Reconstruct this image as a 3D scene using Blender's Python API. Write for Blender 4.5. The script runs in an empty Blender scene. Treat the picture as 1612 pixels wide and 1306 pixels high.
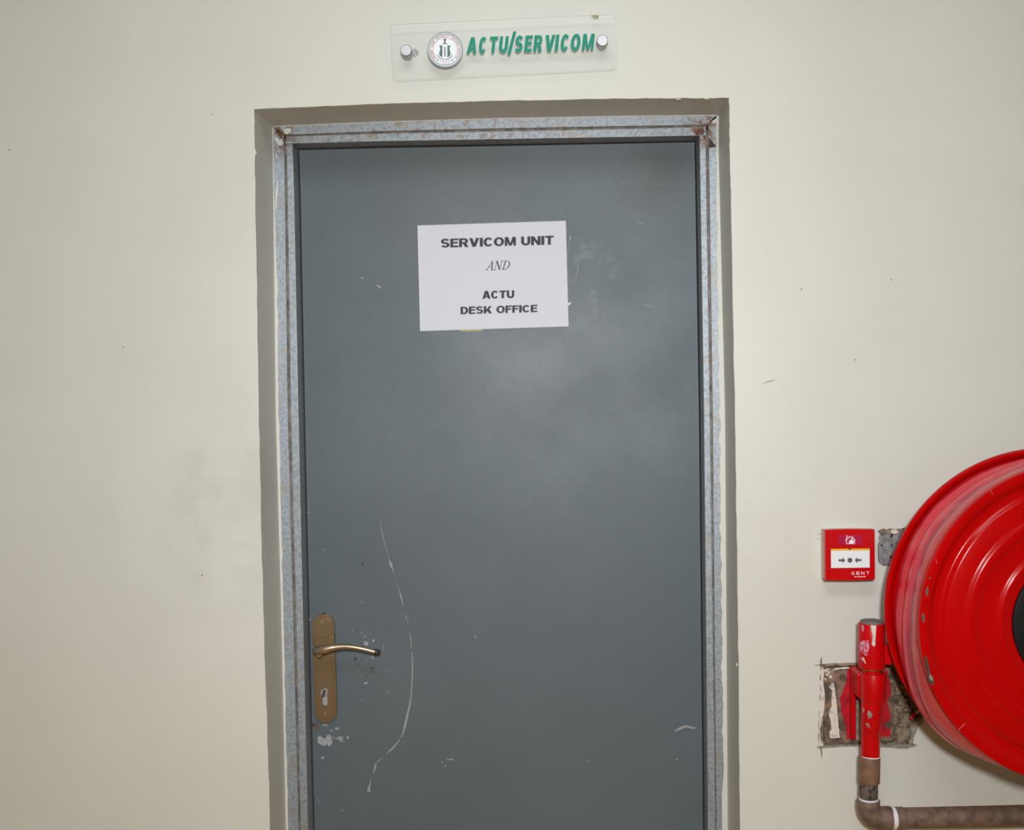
import bpy, bmesh, math, random
from mathutils import Vector, Matrix
from mathutils.geometry import tessellate_polygon
from mathutils.noise import noise as pnoise

random.seed(7)
sc = bpy.context.scene
COL = sc.collection

# ------------------------------------------------------------------ camera
F, W, H = 1800.0, 1612.0, 1306.0
CAM = Vector((0.0, -2.1, 1.56))
RX = Vector((0.99958595, 0.01793561, 0.02249992))     # world X in camera axes
RZ = Vector((-0.01832736, 0.99968188, 0.01732758))    # world Z in camera axes
RY = Vector((0.02218198, 0.01773277, -0.99959667))    # world Y in camera axes
cd = bpy.data.cameras.new('camera')
cd.sensor_fit = 'HORIZONTAL'; cd.sensor_width = 36.0; cd.lens = F * 36.0 / W
cd.clip_start = 0.05
cam = bpy.data.objects.new('camera', cd); COL.objects.link(cam)
rot = Matrix((RX, RY, RZ)).to_4x4()
cam.matrix_world = Matrix.Translation(CAM) @ rot
sc.camera = cam

# ------------------------------------------------------------------ world, lights, exposure
sc.view_settings.view_transform = 'Standard'
sc.view_settings.look = 'None'
sc.view_settings.gamma = 1.0
sc.view_settings.use_curve_mapping = False
sc.view_settings.exposure = 0.0
world = bpy.data.worlds.new('world'); sc.world = world
world.use_nodes = True
world.node_tree.nodes['Background'].inputs[0].default_value = (0.8, 0.85, 1.0, 1)
world.node_tree.nodes['Background'].inputs[1].default_value = 0.05

def area_light(name, loc, target, size, power, color, size_y=None):
    l = bpy.data.lights.new(name, 'AREA'); l.energy = power; l.color = color
    l.shape = 'RECTANGLE'; l.size = size; l.size_y = size_y or size
    o = bpy.data.objects.new(name, l); COL.objects.link(o)
    o.location = loc
    o.rotation_euler = (Vector(target) - Vector(loc)).to_track_quat('-Z', 'Y').to_euler()
    return o
# the photographer's diffused flash, above and behind the camera
area_light('flash_light', (0.08, -2.5, 1.87), (0.0, 0.0, 1.40), 0.14, 16.8, (0.965, 0.985, 1.0)).data.spread = math.radians(105)
# added soft fill below the ceiling, standing in for flash bounced off it
area_light('ceiling_bounce_fill', (0.0, -1.7, 2.93), (0.0, -1.2, 0.0), 1.1, 20.0, (0.90, 0.97, 1.0), 0.7)

# ------------------------------------------------------------------ helpers
def P(px, py, Y):
    """the point of the plane y=Y that the photograph shows at pixel (px, py)"""
    d = Vector(((px - W / 2) / F, -(py - H / 2) / F, -1.0))
    w = Vector((RX.dot(d), RY.dot(d), RZ.dot(d)))
    t = (Y - CAM.y) / w.y
    return CAM + w * t

def XZ(px, py, Y):
    p = P(px, py, Y); return (p.x, p.z)

def wloc(o):
    v = Vector((0, 0, 0))
    while o is not None:
        v = v + o.location; o = o.parent
    return v

def tag(o, label=None, cat=None, group=None, kind=None):
    if label: o['label'] = label
    if cat: o['category'] = cat
    if group: o['group'] = group
    if kind: o['kind'] = kind
    return o

def empty(name, loc, label, cat, kind=None):
    o = bpy.data.objects.new(name, None); COL.objects.link(o)
    o.empty_display_size = 0.05
    o.location = loc
    return tag(o, label, cat, None, kind)

class MB:
    def __init__(s): s.v = []; s.f = []
    def add(s, verts, faces):
        n = len(s.v); s.v += [tuple(v) for v in verts]
        s.f += [[i + n for i in f] for f in faces]; return s
    def prism(s, pts, y0, y1):
        n = len(pts)
        v = [(x, y0, z) for x, z in pts] + [(x, y1, z) for x, z in pts]
        tri = tessellate_polygon([[Vector((x, z, 0)) for x, z in pts]])
        f = [list(t) for t in tri] + [[i + n for i in t][::-1] for t in tri]
        f += [[i, (i + 1) % n, (i + 1) % n + n, i + n] for i in range(n)]
        return s.add(v, f)
    def box(s, x0, x1, y0, y1, z0, z1):
        return s.prism([(x0, z0), (x1, z0), (x1, z1), (x0, z1)], y0, y1)
    def lathe(s, prof, cx, cz, seg=64, rfun=None, closed=False):
        """profile of (radius, y) turned about the axis through (cx, cz) along Y"""
        v = []; f = []; m = len(prof)
        for i in range(seg):
            a = 2 * math.pi * i / seg
            for r, y in prof:
                rr = r * (rfun(a, y) if rfun else 1.0)
                v.append((cx + rr * math.cos(a), y, cz + rr * math.sin(a)))
        for i in range(seg):
            j = (i + 1) % seg
            for k in range(m if closed else m - 1):
                k2 = (k + 1) % m
                f.append([i * m + k, i * m + k2, j * m + k2, j * m + k])
        return s.add(v, f)
    def tube(s, pts, rad, seg=20, cap=True, flat=1.0):
        pts = [Vector(p) for p in pts]; n = len(pts)
        if not isinstance(rad, (list, tuple)): rad = [rad] * n
        v = []; f = []; up = None
        for i, p in enumerate(pts):
            t = (pts[min(i + 1, n - 1)] - pts[max(i - 1, 0)])
            if t.length < 1e-9: t = Vector((0, 0, 1))
            t.normalize()
            if up is None:
                up = Vector((0, 1, 0)) if abs(t.y) < 0.9 else Vector((0, 0, 1))
            a = (up - t * up.dot(t)).normalized(); b = t.cross(a); up = a
            for k in range(seg):
                q = 2 * math.pi * k / seg
                v.append(p + a * (rad[i] * flat * math.cos(q)) + b * (rad[i] * math.sin(q)))
        for i in range(n - 1):
            for k in range(seg):
                k2 = (k + 1) % seg
                f.append([i * seg + k, i * seg + k2, (i + 1) * seg + k2, (i + 1) * seg + k])
        if cap:
            f.append(list(range(seg))[::-1]); f.append([(n - 1) * seg + k for k in range(seg)])
        return s.add(v, f)
    def build(s, name, mat, parent=None, base=None, smooth=35, bevel=0, label=None, kind=None, weld=True):
        me = bpy.data.meshes.new(name)
        if parent is not None: off = wloc(parent)
        elif base is not None: off = Vector(base)
        else: off = Vector((0, 0, 0))
        me.from_pydata([(x - off.x, y - off.y, z - off.z) for x, y, z in s.v], [], s.f)
        bm = bmesh.new(); bm.from_mesh(me)
        if weld: bmesh.ops.remove_doubles(bm, verts=bm.verts, dist=1e-6)
        bmesh.ops.recalc_face_normals(bm, faces=bm.faces)
        bm.to_mesh(me); bm.free()
        me.materials.append(mat)
        if smooth:
            me.polygons.foreach_set('use_smooth', [True] * len(me.polygons))
            me.set_sharp_from_angle(angle=math.radians(smooth))
        o = bpy.data.objects.new(name, me); COL.objects.link(o)
        if parent is not None: o.parent = parent
        else: o.location = off
        if bevel:
            b = o.modifiers.new('bevel', 'BEVEL'); b.width = bevel; b.segments = 3
            b.limit_method = 'ANGLE'; b.angle_limit = math.radians(40)
        return tag(o, label, None, None, kind)

def ragged(pts, step, amp, seed=0, closed=True):
    out = []; n = len(pts)
    rr = random.Random(seed)
    for i in range(n if closed else n - 1):
        a = pts[i]; b = pts[(i + 1) % n]
        L = math.hypot(b[0] - a[0], b[1] - a[1]); k = max(1, int(L / step))
        for j in range(k):
            t = j / k
            out.append((a[0] + (b[0] - a[0]) * t + rr.uniform(-amp, amp), a[1] + (b[1] - a[1]) * t + rr.uniform(-amp, amp)))
    if not closed: out.append(pts[-1])
    return out

def blob(cx, cy, rx, ry, n=11, seed=0, rough=0.35, ang=0.0):
    rr = random.Random(seed); out = []
    ca, sa = math.cos(ang), math.sin(ang)
    for i in range(n):
        a = 2 * math.pi * i / n; k = 1 + rr.uniform(-rough, rough)
        x, y = rx * k * math.cos(a), ry * k * math.sin(a)
        out.append((cx + x * ca - y * sa, cy + x * sa + y * ca))
    return out

def pxprism(pts, y0, y1, mb=None):
    return (mb or MB()).prism([XZ(x, y, y0) for x, y in pts], y0, y1)

def stroke(pts, widths):
    """outline (pixels) of a polyline with changing width"""
    n = len(pts); L = []; R = []
    if not isinstance(widths, (list, tuple)): widths = [widths] * n
    for i, (x, y) in enumerate(pts):
        a = pts[max(i - 1, 0)]; b = pts[min(i + 1, n - 1)]
        dx, dy = b[0] - a[0], b[1] - a[1]; l = math.hypot(dx, dy) or 1
        nx, ny = -dy / l, dx / l; w = widths[i] / 2
        L.append((x + nx * w, y + ny * w)); R.append((x - nx * w, y - ny * w))
    return L + R[::-1]

# ------------------------------------------------------------------ materials
def srgb(r, g, b):
    def c(u):
        u /= 255.0
        return u / 12.92 if u <= 0.04045 else ((u + 0.055) / 1.055) ** 2.4
    return (c(r), c(g), c(b), 1.0)

def M(name, col, rough=0.5, metal=0.0, var=None, bump=None, layers=(), coat=0.0, spec=None, rvar=None, stretch=None):
    """var=(colour, scale, lo, hi); bump=[(strength, scale, distance)]; layers=[(colour, scale, lo, hi, centre, radius, amount)]"""
    m = bpy.data.materials.new(name); m.use_nodes = True
    nt = m.node_tree; N = nt.nodes; L = nt.links
    b = N['Principled BSDF']
    b.inputs['Roughness'].default_value = rough; b.inputs['Metallic'].default_value = metal
    b.inputs['Coat Weight'].default_value = coat; b.inputs['Coat Roughness'].default_value = 0.12
    if spec is not None: b.inputs['Specular IOR Level'].default_value = spec
    geo = N.new('ShaderNodeNewGeometry'); pos = geo.outputs['Position']
    if stretch:
        mp = N.new('ShaderNodeMapping'); mp.inputs['Scale'].default_value = stretch
        L.new(pos, mp.inputs['Vector']); tpos = mp.outputs[0]
    else: tpos = pos
    def noise(scale, detail=6, p=None, rgh=0.6):
        n = N.new('ShaderNodeTexNoise'); n.inputs['Scale'].default_value = scale
        n.inputs['Detail'].default_value = detail; n.inputs['Roughness'].default_value = rgh
        L.new(p or tpos, n.inputs['Vector']); return n.outputs['Fac']
    def ramp(src, lo, hi):
        r = N.new('ShaderNodeMapRange'); r.inputs['From Min'].default_value = lo; r.inputs['From Max'].default_value = hi
        L.new(src, r.inputs['Value']); return r.outputs['Result']
    cur = N.new('ShaderNodeRGB'); cur.outputs[0].default_value = col; cur = cur.outputs[0]
    allv = ([var + (None, None, 1.0)] if var else []) + list(layers)
    for (c, s, lo, hi, cen, rad, amt) in allv:
        fac = ramp(noise(s), lo, hi)
        if cen is not None:
            d = N.new('ShaderNodeVectorMath'); d.operation = 'DISTANCE'
            L.new(pos, d.inputs[0]); d.inputs[1].default_value = cen
            k = ramp(d.outputs['Value'], rad, rad * 0.35)
            mu = N.new('ShaderNodeMath'); mu.operation = 'MULTIPLY'; L.new(fac, mu.inputs[0]); L.new(k, mu.inputs[1]); fac = mu.outputs[0]
        mu = N.new('ShaderNodeMath'); mu.operation = 'MULTIPLY'; L.new(fac, mu.inputs[0]); mu.inputs[1].default_value = amt; mu.use_clamp = True
        mx = N.new('ShaderNodeMix'); mx.data_type = 'RGBA'
        L.new(mu.outputs[0], mx.inputs['Factor']); L.new(cur, mx.inputs['A']); mx.inputs['B'].default_value = c
        cur = mx.outputs['Result']
    L.new(cur, b.inputs['Base Color'])
    if rvar:
        s, lo, hi, r0, r1 = rvar
        r = N.new('ShaderNodeMapRange'); r.inputs['From Min'].default_value = lo; r.inputs['From Max'].default_value = hi
        r.inputs['To Min'].default_value = r0; r.inputs['To Max'].default_value = r1
        L.new(noise(s), r.inputs['Value']); L.new(r.outputs['Result'], b.inputs['Roughness'])
    prev = None
    for (st, s, dist) in (bump or []):
        bn = N.new('ShaderNodeBump'); bn.inputs['Strength'].default_value = st; bn.inputs['Distance'].default_value = dist
        L.new(noise(s, 4, pos), bn.inputs['Height'])
        if prev: L.new(prev, bn.inputs['Normal'])
        prev = bn.outputs['Normal']
    if prev: L.new(prev, b.inputs['Normal'])
    return m

def V3(px, py, Y): return tuple(P(px, py, Y))
MT = {}
MT['wall'] = M('cream_wall_paint', srgb(208, 207, 198), 0.45, var=(srgb(203, 202, 193), 2.2, 0.4, 0.65),
               bump=[(0.10, 420, 0.001), (0.16, 9, 0.004)],
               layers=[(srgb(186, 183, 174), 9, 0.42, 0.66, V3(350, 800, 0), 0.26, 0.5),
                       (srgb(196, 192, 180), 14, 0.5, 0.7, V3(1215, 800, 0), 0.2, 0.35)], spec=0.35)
MT['ceiling'] = M('white_ceiling_paint', srgb(228, 226, 218), 0.7, bump=[(0.1, 200, 0.001)])
MT['floor'] = M('brown_floor_tile', srgb(232, 174, 84), 0.4, var=(srgb(222, 162, 76), 5, 0.4, 0.7))
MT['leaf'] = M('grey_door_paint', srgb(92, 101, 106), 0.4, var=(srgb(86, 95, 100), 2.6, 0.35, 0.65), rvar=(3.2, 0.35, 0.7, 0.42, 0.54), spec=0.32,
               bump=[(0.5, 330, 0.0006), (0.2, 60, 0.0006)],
               layers=[(srgb(108, 117, 123), 7, 0.40, 0.7, V3(930, 560, .185), 0.40, 0.55),  # broad pale sheen at mid-leaf, painted into the colour
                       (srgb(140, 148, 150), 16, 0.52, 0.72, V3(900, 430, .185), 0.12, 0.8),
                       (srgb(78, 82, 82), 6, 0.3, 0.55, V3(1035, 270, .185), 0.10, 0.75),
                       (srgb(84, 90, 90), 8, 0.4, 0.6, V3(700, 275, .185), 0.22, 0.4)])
MT['galv'] = M('galvanised_steel', srgb(158, 165, 170), 0.5, 0.45, var=(srgb(132, 139, 146), 170, 0.42, 0.62), bump=[(0.15, 200, 0.0005)],
               layers=[(srgb(150, 140, 124), 40, 0.56, 0.68, None, None, 0.7),
                       (srgb(112, 82, 62), 70, 0.46, 0.56, V3(440, 215, .135), 0.045, 0.95),
                       (srgb(120, 90, 68), 80, 0.46, 0.56, V3(1108, 200, .135), 0.05, 0.95),
                       (srgb(128, 104, 84), 60, 0.54, 0.62, V3(700, 205, .135), 0.35, 0.6)])
MT['backing'] = M('dull_dark_steel', srgb(132, 122, 112), 0.6, 0.1, var=(srgb(92, 84, 76), 60, 0.4, 0.6))
MT['caulk'] = M('cream_edge_paint', srgb(204, 203, 193), 0.5, bump=[(0.3, 150, 0.001)])
MT['chip_light'] = M('pale_bare_primer', srgb(160, 164, 164), 0.6, var=(srgb(140, 145, 146), 200, 0.4, 0.6))
MT['chip_faint'] = M('faint_scratch', srgb(148, 151, 148), 0.6)
MT['rust'] = M('dark_rust', srgb(86, 62, 48), 0.8, var=(srgb(58, 46, 40), 240, 0.4, 0.6))
MT['rust_red'] = M('red_brown_rust', srgb(122, 88, 72), 0.8, var=(srgb(86, 60, 48), 200, 0.4, 0.6))
MT['bronze'] = M('satin_bronze', srgb(134, 111, 82), 0.38, 0.6, bump=[(0.08, 700, 0.0003)])
MT['lever'] = M('brushed_champagne_metal', srgb(168, 150, 126), 0.34, 0.85)
MT['steel'] = M('bright_steel', srgb(166, 166, 168), 0.45, 0.9)
MT['black'] = M('black_plastic', srgb(16, 17, 18), 0.6, spec=0.2, bump=[(0.1, 90, 0.001)])
MT['endcap'] = M('dark_end_cap', srgb(48, 44, 36), 0.5)
MT['paper'] = M('white_paper', srgb(206, 206, 217), 0.75, bump=[(0.12, 35, 0.002)])
MT['ink'] = M('dark_print', srgb(52, 52, 60), 0.7)
MT['tape'] = M('yellow_tape', srgb(160, 150, 90), 0.5)
MT['green'] = M('green_print', srgb(30, 138, 114), 0.6, spec=0.25)
MT['seal'] = M('white_print', srgb(232, 234, 240), 0.5)
MT['seal_green'] = M('dark_green_print', srgb(70, 108, 100), 0.5)
MT['seal_red'] = M('red_print', srgb(205, 120, 125), 0.5)
MT['seal_dark'] = M('brown_print', srgb(96, 84, 66), 0.5)
MT['seal_grey'] = M('grey_print', srgb(150, 156, 160), 0.5)
MT['red'] = M('red_enamel', srgb(184, 0, 2), 0.18, var=(srgb(177, 0, 2), 4, 0.4, 0.6), spec=0.2, bump=[(0.14, 300, 0.0004)])
MT['red_pipe'] = M('red_pipe_paint', srgb(198, 2, 10), 0.3, spec=0.3, var=(srgb(180, 0, 10), 12, 0.4, 0.6), bump=[(0.15, 120, 0.0005)])
MT['red_thin'] = M('red_overspray', srgb(186, 8, 32), 0.4, var=(srgb(150, 6, 30), 45, 0.42, 0.6))
MT['redplastic'] = M('red_plastic', srgb(190, 0, 8), 0.25, spec=0.35)
MT['icon_back'] = M('crimson_sticker', srgb(172, 4, 58), 0.3)
MT['white'] = M('white_plastic', srgb(226, 228, 232), 0.4)
MT['white_print'] = M('white_lettering', srgb(240, 228, 232), 0.5)
MT['yellow'] = M('yellow_flag', srgb(226, 178, 30), 0.4)
MT['dark_print'] = M('grey_pictogram', srgb(78, 80, 86), 0.5)
MT['cream_box'] = M('cream_back_box', srgb(206, 186, 168), 0.45)
MT['iron'] = M('rusty_iron', srgb(124, 102, 86), 0.6, 0.1, var=(srgb(92, 74, 64), 60, 0.4, 0.62), bump=[(0.5, 170, 0.001)],
               layers=[(srgb(120, 92, 78), 18, 0.5, 0.64, None, None, 0.8), (srgb(58, 50, 48), 38, 0.6, 0.7, None, None, 0.7)])
MT['iron_dark'] = M('dark_scaled_iron', srgb(100, 86, 72), 0.7, 0.1, var=(srgb(44, 44, 44), 110, 0.48, 0.6), bump=[(0.6, 200, 0.001)])
MT['coupling'] = M('brown_coupling', srgb(128, 96, 74), 0.55, var=(srgb(112, 82, 62), 60, 0.4, 0.6), bump=[(0.2, 260, 0.0006)])
MT['ptfe'] = M('white_thread_tape', srgb(222, 220, 224), 0.5)
MT['plate'] = M('rust_stained_plate', srgb(132, 104, 86), 0.7, 0.1, var=(srgb(80, 68, 62), 45, 0.44, 0.58), bump=[(0.6, 160, 0.001)],
                layers=[(srgb(150, 138, 122), 22, 0.58, 0.66, None, None, 0.8)])
MT['mortar'] = M('rough_mortar', srgb(146, 130, 108), 0.9, var=(srgb(74, 63, 54), 48, 0.42, 0.62), bump=[(1.0, 110, 0.004)])
MT['cement'] = M('grey_cement_smear', srgb(150, 144, 130), 0.9, var=(srgb(122, 116, 104), 80, 0.4, 0.6), bump=[(0.5, 200, 0.001)])
MT['plaster'] = M('pale_plaster', srgb(214, 204, 188), 0.8, var=(srgb(170, 168, 168), 70, 0.5, 0.62), bump=[(0.4, 160, 0.001)])
MT['boxsteel'] = M('zinc_box_steel', srgb(150, 148, 148), 0.5, 0.3, var=(srgb(116, 114, 116), 90, 0.42, 0.6), bump=[(0.2, 160, 0.0006)])
MT['hole'] = M('dark_hole', srgb(40, 34, 30), 0.9)
MT['hole_brown'] = M('brown_bolt_hole', srgb(82, 68, 58), 0.8)
MT['brass'] = M('dull_brass', srgb(150, 120, 60), 0.4, 0.7)
MT['greycap'] = M('grey_plug', srgb(112, 106, 98), 0.7, 0.2, bump=[(0.3, 150, 0.0006)])
MT['pencil'] = M('graphite_line', srgb(112, 106, 94), 0.8)

def hose_material():
    m = M('film_wrapped_red_hose', srgb(214, 22, 48), 0.3, coat=0.25, bump=[(0.25, 60, 0.003)])
    nt = m.node_tree; N = nt.nodes; L = nt.links; b = N['Principled BSDF']
    g = N.new('ShaderNodeNewGeometry'); sx = N.new('ShaderNodeSeparateXYZ'); L.new(g.outputs['Position'], sx.inputs[0])
    n = N.new('ShaderNodeTexNoise'); n.inputs['Scale'].default_value = 9; L.new(g.outputs['Position'], n.inputs['Vector'])
    a = N.new('ShaderNodeMath'); a.operation = 'MULTIPLY_ADD'; L.new(n.outputs['Fac'], a.inputs[0]); a.inputs[1].default_value = 0.035
    L.new(sx.outputs['Y'], a.inputs[2])
    r = N.new('ShaderNodeMapRange'); r.inputs['From Min'].default_value = -0.212 + .0175; r.inputs['From Max'].default_value = -0.105 + .0175
    L.new(a.outputs[0], r.inputs['Value'])
    cr = N.new('ShaderNodeValToRGB'); L.new(r.outputs['Result'], cr.inputs[0])
    e = cr.color_ramp.elements
    e[0].position = 0.0; e[0].color = srgb(188, 66, 70)
    e[1].position = 1.0; e[1].color = srgb(202, 90, 100)
    for p, c in ((0.20, (198, 78, 84)), (0.28, (140, 36, 54)), (0.40, (205, 48, 70)), (0.52, (214, 26, 52)), (0.64, (214, 40, 62)), (0.74, (212, 12, 46)), (0.90, (204, 16, 46))):
        q = e.new(p); q.color = srgb(*c)
    n2 = N.new('ShaderNodeTexNoise'); n2.inputs['Scale'].default_value = 30; L.new(g.outputs['Position'], n2.inputs['Vector'])
    k = N.new('ShaderNodeMapRange'); k.inputs['From Min'].default_value = 0.52; k.inputs['From Max'].default_value = 0.75; k.inputs['To Max'].default_value = 0.22
    L.new(n2.outputs['Fac'], k.inputs['Value'])
    mx = N.new('ShaderNodeMix'); mx.data_type = 'RGBA'; L.new(k.outputs['Result'], mx.inputs['Factor'])
    L.new(cr.outputs[0], mx.inputs['A']); mx.inputs['B'].default_value = srgb(212, 150, 146)
    L.new(mx.outputs['Result'], b.inputs['Base Color'])
    return m
MT['hose'] = hose_material()

def acrylic_material():
    m = bpy.data.materials.new('clear_acrylic'); m.use_nodes = True
    nt = m.node_tree; N = nt.nodes; L = nt.links
    N.remove(N['Principled BSDF']); out = N['Material Output']
    tr = N.new('ShaderNodeBsdfTransparent'); tr.inputs[0].default_value = (0.985, 0.99, 0.985, 1)
    df = N.new('ShaderNodeBsdfDiffuse'); df.inputs[0].default_value = (0.86, 0.88, 0.88, 1)
    gl = N.new('ShaderNodeBsdfGlossy'); gl.inputs['Roughness'].default_value = 0.25
    m1 = N.new('ShaderNodeMixShader'); m1.inputs[0].default_value = 0.06
    L.new(tr.outputs[0], m1.inputs[1]); L.new(df.outputs[0], m1.inputs[2])
    fr = N.new('ShaderNodeFresnel'); fr.inputs[0].default_value = 1.25
    m2 = N.new('ShaderNodeMixShader'); L.new(fr.outputs[0], m2.inputs[0]); L.new(m1.outputs[0], m2.inputs[1]); L.new(gl.outputs[0], m2.inputs[2])
    L.new(m2.outputs[0], out.inputs['Surface'])
    return m
MT['acrylic'] = acrylic_material()

# ------------------------------------------------------------------ lettering
_tc = {}
def glyphs(text, bold=0.0):
    """flat letter shapes of a line of text in a 0..1 box: (verts2d, faces)"""
    key = (text, bold)
    if key in _tc: return _tc[key]
    cu = bpy.data.curves.new('line', 'FONT'); cu.body = text; cu.size = 1.0; cu.offset = bold; cu.fill_mode = 'FRONT'
    cu.resolution_u = 6
    o = bpy.data.objects.new('line', cu); COL.objects.link(o)
    dg = bpy.context.evaluated_depsgraph_get(); ev = o.evaluated_get(dg); me = ev.to_mesh()
    v = [(p.co.x, p.co.y) for p in me.vertices]; f = [list(p.vertices) for p in me.polygons]
    ev.to_mesh_clear(); bpy.data.objects.remove(o); bpy.data.curves.remove(cu)
    x0 = min(p[0] for p in v); x1 = max(p[0] for p in v); y0 = min(p[1] for p in v); y1 = max(p[1] for p in v)
    v = [((x - x0) / (x1 - x0), (y - y0) / (y1 - y0)) for x, y in v]
    _tc[key] = (v, f); return v, f

# heavy block capitals drawn as strokes: name -> (width, list of outlines) with cap height 1
def _ell(cx, cy, rx, ry, a0, a1, n=18):
    return [(cx + rx * math.cos(math.radians(a0 + (a1 - a0) * k / n)), cy + ry * math.sin(math.radians(a0 + (a1 - a0) * k / n))) for k in range(n + 1)]
def _band(cx, cy, rx, ry, tx, ty, a0, a1, n=18):
    return _ell(cx, cy, rx, ry, a0, a1, n) + _ell(cx, cy, rx - tx, ry - ty, a1, a0, n)
def _rect(x0, y0, x1, y1): return [(x0, y0), (x1, y0), (x1, y1), (x0, y1)]
def heavy(ch, w, t, h):
    """w width, t stem thickness, h bar thickness"""
    m = w / 2
    if ch == 'I': return [_rect(0, 0, w, 1)]
    if ch == 'T': return [_rect(0, 1 - h, w, 1), _rect(m - t / 2, 0, m + t / 2, 1)]
    if ch in 'EF':
        o = [_rect(0, 0, t, 1), _rect(0, 1 - h, w, 1), _rect(0, .5 - h / 2 + .03, w * .93, .5 + h / 2 + .03)]
        return o + ([_rect(0, 0, w, h)] if ch == 'E' else [])
    if ch == 'U': return [_rect(0, .38, t, 1), _rect(w - t, .38, w, 1), _band(m, .38, m, .38 + .01, t, h + .02, 180, 360)]
    if ch == 'O': return [_band(m, .5, m, .51, t, h, 0, 180), _band(m, .5, m, .51, t, h, 180, 360)]
    if ch == 'C': return [_band(m, .5, m, .51, t, h, 38, 180), _band(m, .5, m, .51, t, h, 180, 322)]
    if ch == 'D': return [_rect(0, 0, t, 1), _rect(0, 1 - h, m, 1), _rect(0, 0, m, h), _band(w * .45, .5, w * .55, .5, t, h, -90, 90)]
    if ch == 'S':
        r = .29; return [_band(m, 1.0 - r, m, r + .01, t * .95, h, 22, 180), _band(m, 1.0 - r, m, r, t * .95, h, 180, 272),
                         _band(m, r - .02 + h - .16, m, r + .01, t * .95, h, -0, 90), _band(m, r - .02 + h - .16, m, r + .01, t * .95, h, -158, 0)]
    if ch == 'R': return [_rect(0, 0, t, 1), _rect(0, 1 - h, w * .55, 1), _rect(0, .38, w * .55, .38 + h), _band(w * .55, .69, w * .40, .31, t * .95, h, -90, 90),
                          [(w * .42, .42), (w * .42 + t * 1.05, .42), (w, 0), (w - t * 1.15, 0)]]
    if ch == 'A':
        q = t * 1.08; return [[(0, 0), (q, 0), (m + q * .42, 1), (m - q * .58, 1)], [(w, 0), (w - q, 0), (m - q * .42, 1), (m + q * .58, 1)], _rect(w * .2, .2, w * .8, .2 + h * .9)]
    if ch == 'V':
        q = t * 1.08; return [[(0, 1), (q, 1), (m + q * .42, 0), (m - q * .52, 0)], [(w, 1), (w - q, 1), (m - q * .42, 0), (m + q * .52, 0)]]
    if ch == 'M':
        q = t * .9; return [_rect(0, 0, q, 1), _rect(w - q, 0, w, 1), [(0, 1), (q * 1.25, 1), (m + q * .32, 0.02), (m - q * .42, 0.02)], [(w, 1), (w - q * 1.25, 1), (m - q * .32, 0.02), (m + q * .42, 0.02)]]
    if ch == 'N': return [_rect(0, 0, t, 1), _rect(w - t, 0, w, 1), [(0, 1), (t, 1), (w, 0), (w - t, 0)]]
    if ch == 'K': return [_rect(0, 0, t, 1), [(t * .6, .38), (w - t * 1.15, 1), (w - .01, 1), (t * .9, .16)], [(t * 1.0, .55), (t * 1.9, .72), (w, 0), (w - t * 1.2, 0)]]
    if ch == '/': return [[(0, 0), (t * 1.1, 0), (w, 1), (w - t * 1.1, 1)]]
HW = dict(S=.76, E=.70, F=.66, R=.82, V=.86, I=.27, C=.83, O=.89, M=.96, U=.80, N=.82, T=.76, A=.88, K=.86, D=.80)
def draw_heavy(mb, ch, w, t, h, fn, Y):
    """fn maps letter space (x 0..w, y 0..1) to a pixel"""
    for poly in heavy(ch, w, t, h):
        q = [fn(x, y) for x, y in poly]
        mb.add([P(x, y, Y) for x, y in q], [list(k) for k in tessellate_polygon([[Vector((*p, 0)) for p in q]])]); Y -= 6e-5
def text_on(mb, text, bl, br, hl, hr, Y, t=.255, h=.19, gap=.055):
    """a line of heavy capitals whose baseline runs from pixel bl to br, hl / hr pixels tall, on plane Y"""
    tot = sum((HW.get(c, .34) + gap) for c in text) - gap; x0 = 0.0
    for c in text:
        w = HW.get(c, .34)
        if c != ' ':
            def fn(x, y, x0=x0):
                u = (x0 + x) / tot; return (bl[0] + (br[0] - bl[0]) * u, bl[1] + (br[1] - bl[1]) * u - (hl + (hr - hl) * u) * y)
            draw_heavy(mb, c, w, t, h, fn, Y)
        x0 += w + gap

# ================================================================== the room
YF, YG, YS, YL = 0.135, 0.141, 0.137, 0.185     # frame face, groove, stop face, door leaf
def to_floor(pts, Y, z=0.0):
    w = [XZ(x, y, Y) for x, y in pts]
    (x0, z0), (x1, z1) = w[-2], w[-1]
    t = (z - z1) / (z1 - z0); w.append((x1 + (x1 - x0) * t, z)); return w

# door opening: front edge of the plaster, back edge where it meets the frame
rl = [(400, 172), (402, 300), (407.5, 650), (414, 940), (424, 1256)]
rt = [(600, 163.5), (790, 158.4), (980, 155)]
rr_ = [(1147.5, 154), (1149, 240), (1157, 650), (1161.5, 950), (1164.5, 1256)]
bl_ = [(429, 199), (430.5, 300), (434.5, 650), (442.5, 940), (449.5, 1256)]
bt = [(600, 191.5), (790, 186), (980, 182.5)]
br_ = [(1131, 181), (1131, 240), (1141, 650), (1143, 950), (1145, 1256)]

def outline(l, t, r, Y):
    L = to_floor(l, Y); R = to_floor(r, Y)
    return L[::-1] + [XZ(x, y, Y) for x, y in t] + R

def densify(w, step=0.03, amp=0.0006, seed=3):
    return ragged(w, step, amp, seed, closed=False)
front = outline(rl, rt, rr_, 0.0); back = outline(bl_, bt, br_, YF)
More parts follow.
